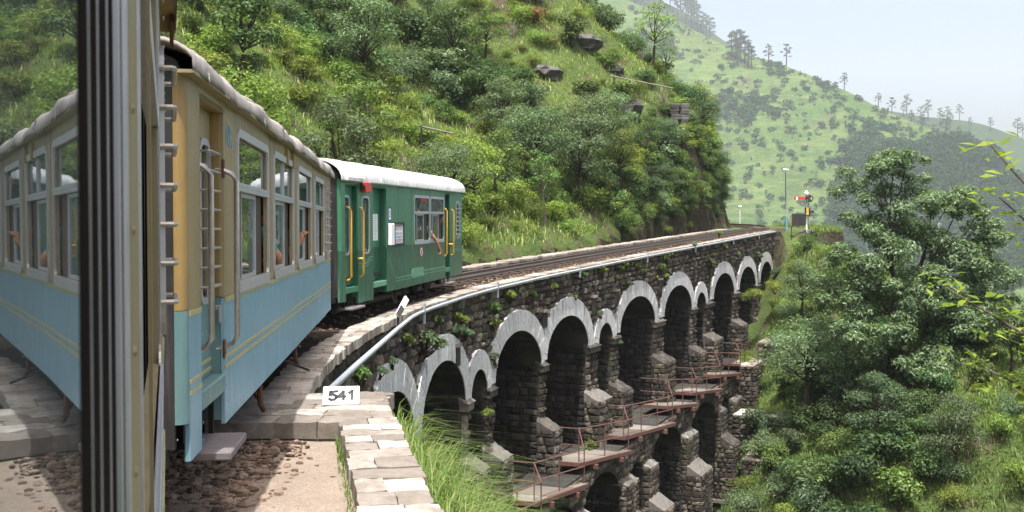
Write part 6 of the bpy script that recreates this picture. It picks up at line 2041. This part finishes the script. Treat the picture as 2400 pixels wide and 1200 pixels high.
x, y, z = x[ok], y[ok], z[ok]
grass_mesh('hillside_grass', x, y, z, rng.uniform(.15,.45,len(x)), .05, .8, 5, M['grass'], 'bright green grass covering the hillside between the shrubs')
N = 130000
x = rng.uniform(4, 34, N); y = rng.uniform(22, 84, N); z, D, S = terrain(x, y)
pxx = 1200+2400*x/y
ok = (-D > 3.0) & (pxx > 1660) & (pxx < 2450) & ((S < 59) | (-D > 3.6))
x, y, z = x[ok], y[ok], z[ok]
grass_mesh('bank_grass', x, y, z, rng.uniform(.12,.42,len(x)), .045, .9, 6, M['grass'], 'bright green grass and weeds on the bank right of the viaduct')
# long grass drooping beside the near parapet wall
n = 4600
tuft = rng.uniform(5.8, 11.2, 110); tx = np.abs(rng.normal(0, .3, 110)); ti = rng.integers(0, 110, n)
yy = tuft[ti]+rng.normal(0, .06, n); xo = wall_x(yy)+.36+tx[ti]+np.abs(rng.normal(0, .05, n))
zz = -.68-.8*(xo-wall_x(yy)-.3)
grass_mesh('long_grass', xo, yy, zz, rng.uniform(.3,.62,n)*(.6+.8*rng.random(110)[ti]), .009, 1.5, 7, M['grass'], 'tuft of long bright grass drooping beside the near parapet wall', .35)
n = 260
t = rng.uniform(5.6, 8.5, n); xo = wall_x(t)-.26+rng.normal(0,.015,n)
grass_mesh('verge_grass', xo, t, np.full(n, -.17), rng.uniform(.04,.12,n), .008, .7, 8, M['grass'], 'thin grass growing along the foot of the near parapet wall')

# near leafy branch on the right -------------------------------------------------------------
br = empty('sapling', (2.66, 4.6, -3.05)); tag(br, 'bright lime-green leafy branches close to the camera at the right edge', 'tree')
rr = random.Random(21); mb = MB(); tips = []
trunk = [Vector((.0,0,0)), Vector((.05,0,2.0)), Vector((.1,-.1,3.9)), Vector((.1,-.1,5.2))]
mb.tube(trunk, [.05,.045,.03,.015], 6)
def twig(a, b, r):
    pts = limb(mb, a, b, r, .003, rr, 6, .06, 5); return pts
BR = [((.1,-.1,4.4),(-.56,-.1,5.02)),((.1,-.1,4.2),(-.45,.05,4.80)),((.1,0,3.9),(-.72,0,4.40)),((.1,0,3.8),(-.40,-.1,4.28)),((.1,0,3.7),(-.55,.1,4.05)),((.1,0,3.6),(-.30,-.1,3.95)),((.1,0,4.1),(-.2,.1,4.6)),((.1,0,3.3),(-.25,-.1,3.3)),((.1,0,2.4),(-.35,0,2.55)),((.05,0,4.6),(-.25,0,5.1)),((.1,0,3.7),(-.1,-.2,4.2)),((.1,0,3.7),(-.32,-.2,4.15))]
lp_, ln_, ls_ = [], [], []
for a, b in BR:
    pts = twig(a, b, .012)
    for k, p in enumerate(pts[2:]):
        for q in range(13):
            d = Vector((rr.uniform(-1,1), rr.uniform(-1,1), rr.uniform(-.7,.5)))*.12
            lp_.append(tuple(p+d)); nn = Vector((rr.uniform(-.5,.5), rr.uniform(-.7,.2), 1)).normalized(); ln_.append(tuple(nn)); ls_.append(rr.uniform(.045,.10))
V, F = leaves(np.array(lp_), np.array(ln_), np.array(ls_), .42, np.random.default_rng(4), .3)
lm_ = np_mesh('leaves', V, F); lm_.materials.append(M['leaf_lime']); link('leaves', lm_, None, br)
mb.build('branches', M['bark_pale'], br)

# far hill: pines and scattered shrubs ----------------------------------------------------------
def pine_kind(seed, H, R):
    rr = random.Random(seed); mb = MB(); cs, rs_ = [], []
    mb.tube([(0,0,-1),(rr.uniform(-.2,.2),0,H*.5),(rr.uniform(-.3,.3),0,H*.97)], [.28,.2,.06], 6)
    n = 13
    for k in range(n):
        z = H*(.45+.53*k/n); a = k*2.4+rr.uniform(-.4,.4); q = R*(1.1-.75*(k/n)**1.3)*rr.uniform(.4,1)
        c = (q*math.cos(a), q*math.sin(a), z+rr.uniform(-.3,.5)); cs.append(c); rs_.append(R*rr.uniform(.26,.4))
        mb.tube([(0,0,z-.3), c], [.07,.03], 4)
    fm = foliage('crown', cs, rs_, 85, .55, .3, seed, M['pine'], .6, .2); tm = mb.mesh('trunk'); tm.materials.append(M['bark'])
    return fm, tm
PK = [pine_kind(300+i, 11, 2.6) for i in range(4)]
PS = 2.95
def ridge_pt(V, u, w):
    nu, nv, _ = V.shape; j = int(round((.35+w)/1.35*(nv-1))); i = int(round(u*(nu-1))); return V[i, j]
def nearest_px(V, px, w):
    nu, nv, _ = V.shape; j = int(round((.35+w)/1.35*(nv-1)))
    q = 1200+2400*V[:, j, 0]/V[:, j, 1]; return V[int(np.abs(q-px).argmin()), j]
def put_pine(p, sc, label, group=None, name='pine_tree'):
    fm, tm = random.choice(PK); r = empty(name, (p[0], p[1], p[2]-1.6), (0,0,random.uniform(0,6.28))); r.scale = (sc*PS*random.uniform(.9,1.15), sc*PS*random.uniform(.9,1.15), sc*PS)
    link('crown', fm, None, r); link('trunk', tm, None, r); tag(r, label, 'tree', group)
for px_, w, sc, lb in [(1838,.01,.78,'lone slender pine on the far ridge, right of the ridge cluster'),(1798,.02,.72,'pine next to the lone slender pine on the far ridge'),(1975,.0,.62,'solitary pine standing alone lower on the far ridge line'),(2213,.02,.75,'rounded dark tree on the far slope near the sky line')]:
    put_pine(nearest_px(FARV, px_, w), sc, lb)
for px_, w, sc in [(1712,.05,1.0),(1722,.04,1.05),(1733,.045,1.1),(1742,.05,.95),(1750,.06,.9),(1728,.07,.9),(1760,.06,.8)]:
    put_pine(nearest_px(FARV, px_, w), sc, 'tall bare-trunked pine in the cluster on the far ridge', 'pine cluster on the far ridge')
for px_, w, sc in [(2055,.0,.5),(2085,.0,.55),(2135,-.01,.6),(2160,-.01,.6),(2185,-.02,.7),(2200,-.02,.6),(2245,.0,.5)]:
    put_pine(nearest_px(FARV, px_, w), sc, 'small tree breaking the sky line on the lower far ridge', 'trees along the far ridge')
for k in range(34):
    px_ = random.uniform(1450, 1660); w = random.uniform(-.02, .12)
    put_pine(nearest_px(BACKV, px_, w), random.uniform(.9, 1.4), 'thin hazy pine on the wooded ridge at the top of the picture', 'pines on the back ridge')
for k in range(12):
    px_ = random.uniform(2100, 2400); w = random.uniform(-.01, .06)
    put_pine(nearest_px(BACKV, px_, w), random.uniform(.6, 1.0), 'hazy tree on the distant ridge behind the right end of the far hill', 'trees on the right back ridge')
nu, nv, _ = FARV.shape
rs = np.random.default_rng(66); cs, rr_ = [], []
for t_ in range(90000):
    if len(cs) > 5200: break
    i = rs.integers(nu); j = rs.integers(int(nv*.27), int(nv*.9)); p = FARV[i, j]
    px_ = 1200+2400*p[0]/p[1]; py_ = 540-2400*(p[2]-1.6)/p[1]
    if not (1480 < px_ < 2420 and py_ < 620): continue
    dens = fbm(np.array([p[0]]), np.array([p[1]]), .0113, 66, 4)[0]+(.14 if py_ > 380 else 0)
    if dens < .06 and rs.random() > .12: continue
    r = 1.6*rs.uniform(.45, 2.5)**1.3*(1.2 if dens > .25 else .8)
    cs.append((p[0]+rs.normal()*3, p[1]+rs.normal()*3, p[2]+.25*r)); rr_.append(r)
fm = foliage('far_scrub', cs, rr_, 4.7, 2.0, .6, 67, M['leaf_far'], .75, .5)
tag(link('far_scrub', fm), 'dark scrub dotted over the hazy grassy far hill', 'scrub', kind='stuff')
# the wood on the lower right of the far hill, one mass
rs = np.random.default_rng(88); cs, rr_ = [], []
for t_ in range(60000):
    if len(cs) > 1500: break
    i = rs.integers(nu); j = rs.integers(int(nv*.28), nv-2); p = FARV[i, j]
    px_ = 1200+2400*p[0]/p[1]; py_ = 540-2400*(p[2]-1.6)/p[1]
    edge = 430-(px_-1950)*.36+25*math.sin(px_*.03)+rs.normal()*22
    if px_ < 2000: edge += (2000-px_)*1.6
    if 1760 < px_ < 2500 and py_ > max(edge, 295) and py_ < 680:
        cs.append((p[0]+rs.normal()*6, p[1]+rs.normal()*6, p[2]+2.4)); rr_.append(rs.uniform(5, 11))
fm = foliage('far_wood', cs, rr_, 3.4, 2.4, .6, 89, M['leaf_far'], .95, .75)
tag(link('far_wood', fm), 'dense dark wood covering the lower right of the far hill', 'wood', kind='stuff')
pc = nearest_px(FARV, 2198, .32)
up_ = empty('utility_pole', tuple(pc)); tag(up_, 'thin pale utility pole among the trees of the far wood', 'pole')
m_ = MB(); m_.tube([(0,0,-1),(0,0,30)], .32, 6); m_.build('pole', M['pipe'], up_)
m_ = MB(); m_.box(-2,2,-.16,.16,26.6,27.1); m_.build('cross_arm', M['pipe'], up_)

# ================================================================== haze
m = Mat('haze'); m.n.remove(m.b)
pv = m.node('ShaderNodeVolumePrincipled'); pv.inputs['Density'].default_value = HAZE
pv.inputs['Color'].default_value = (.90,.95,1,1); pv.inputs['Anisotropy'].default_value = .25
m.link(pv.outputs[0], m.out.inputs['Volume'])
m_ = MB(); m_.box(-2450, 2450, -1550, 3350, -400, 520)
hz = m_.build('haze', m.m); tag(hz, 'thin pale summer haze hanging over the valley', 'haze', kind='stuff')
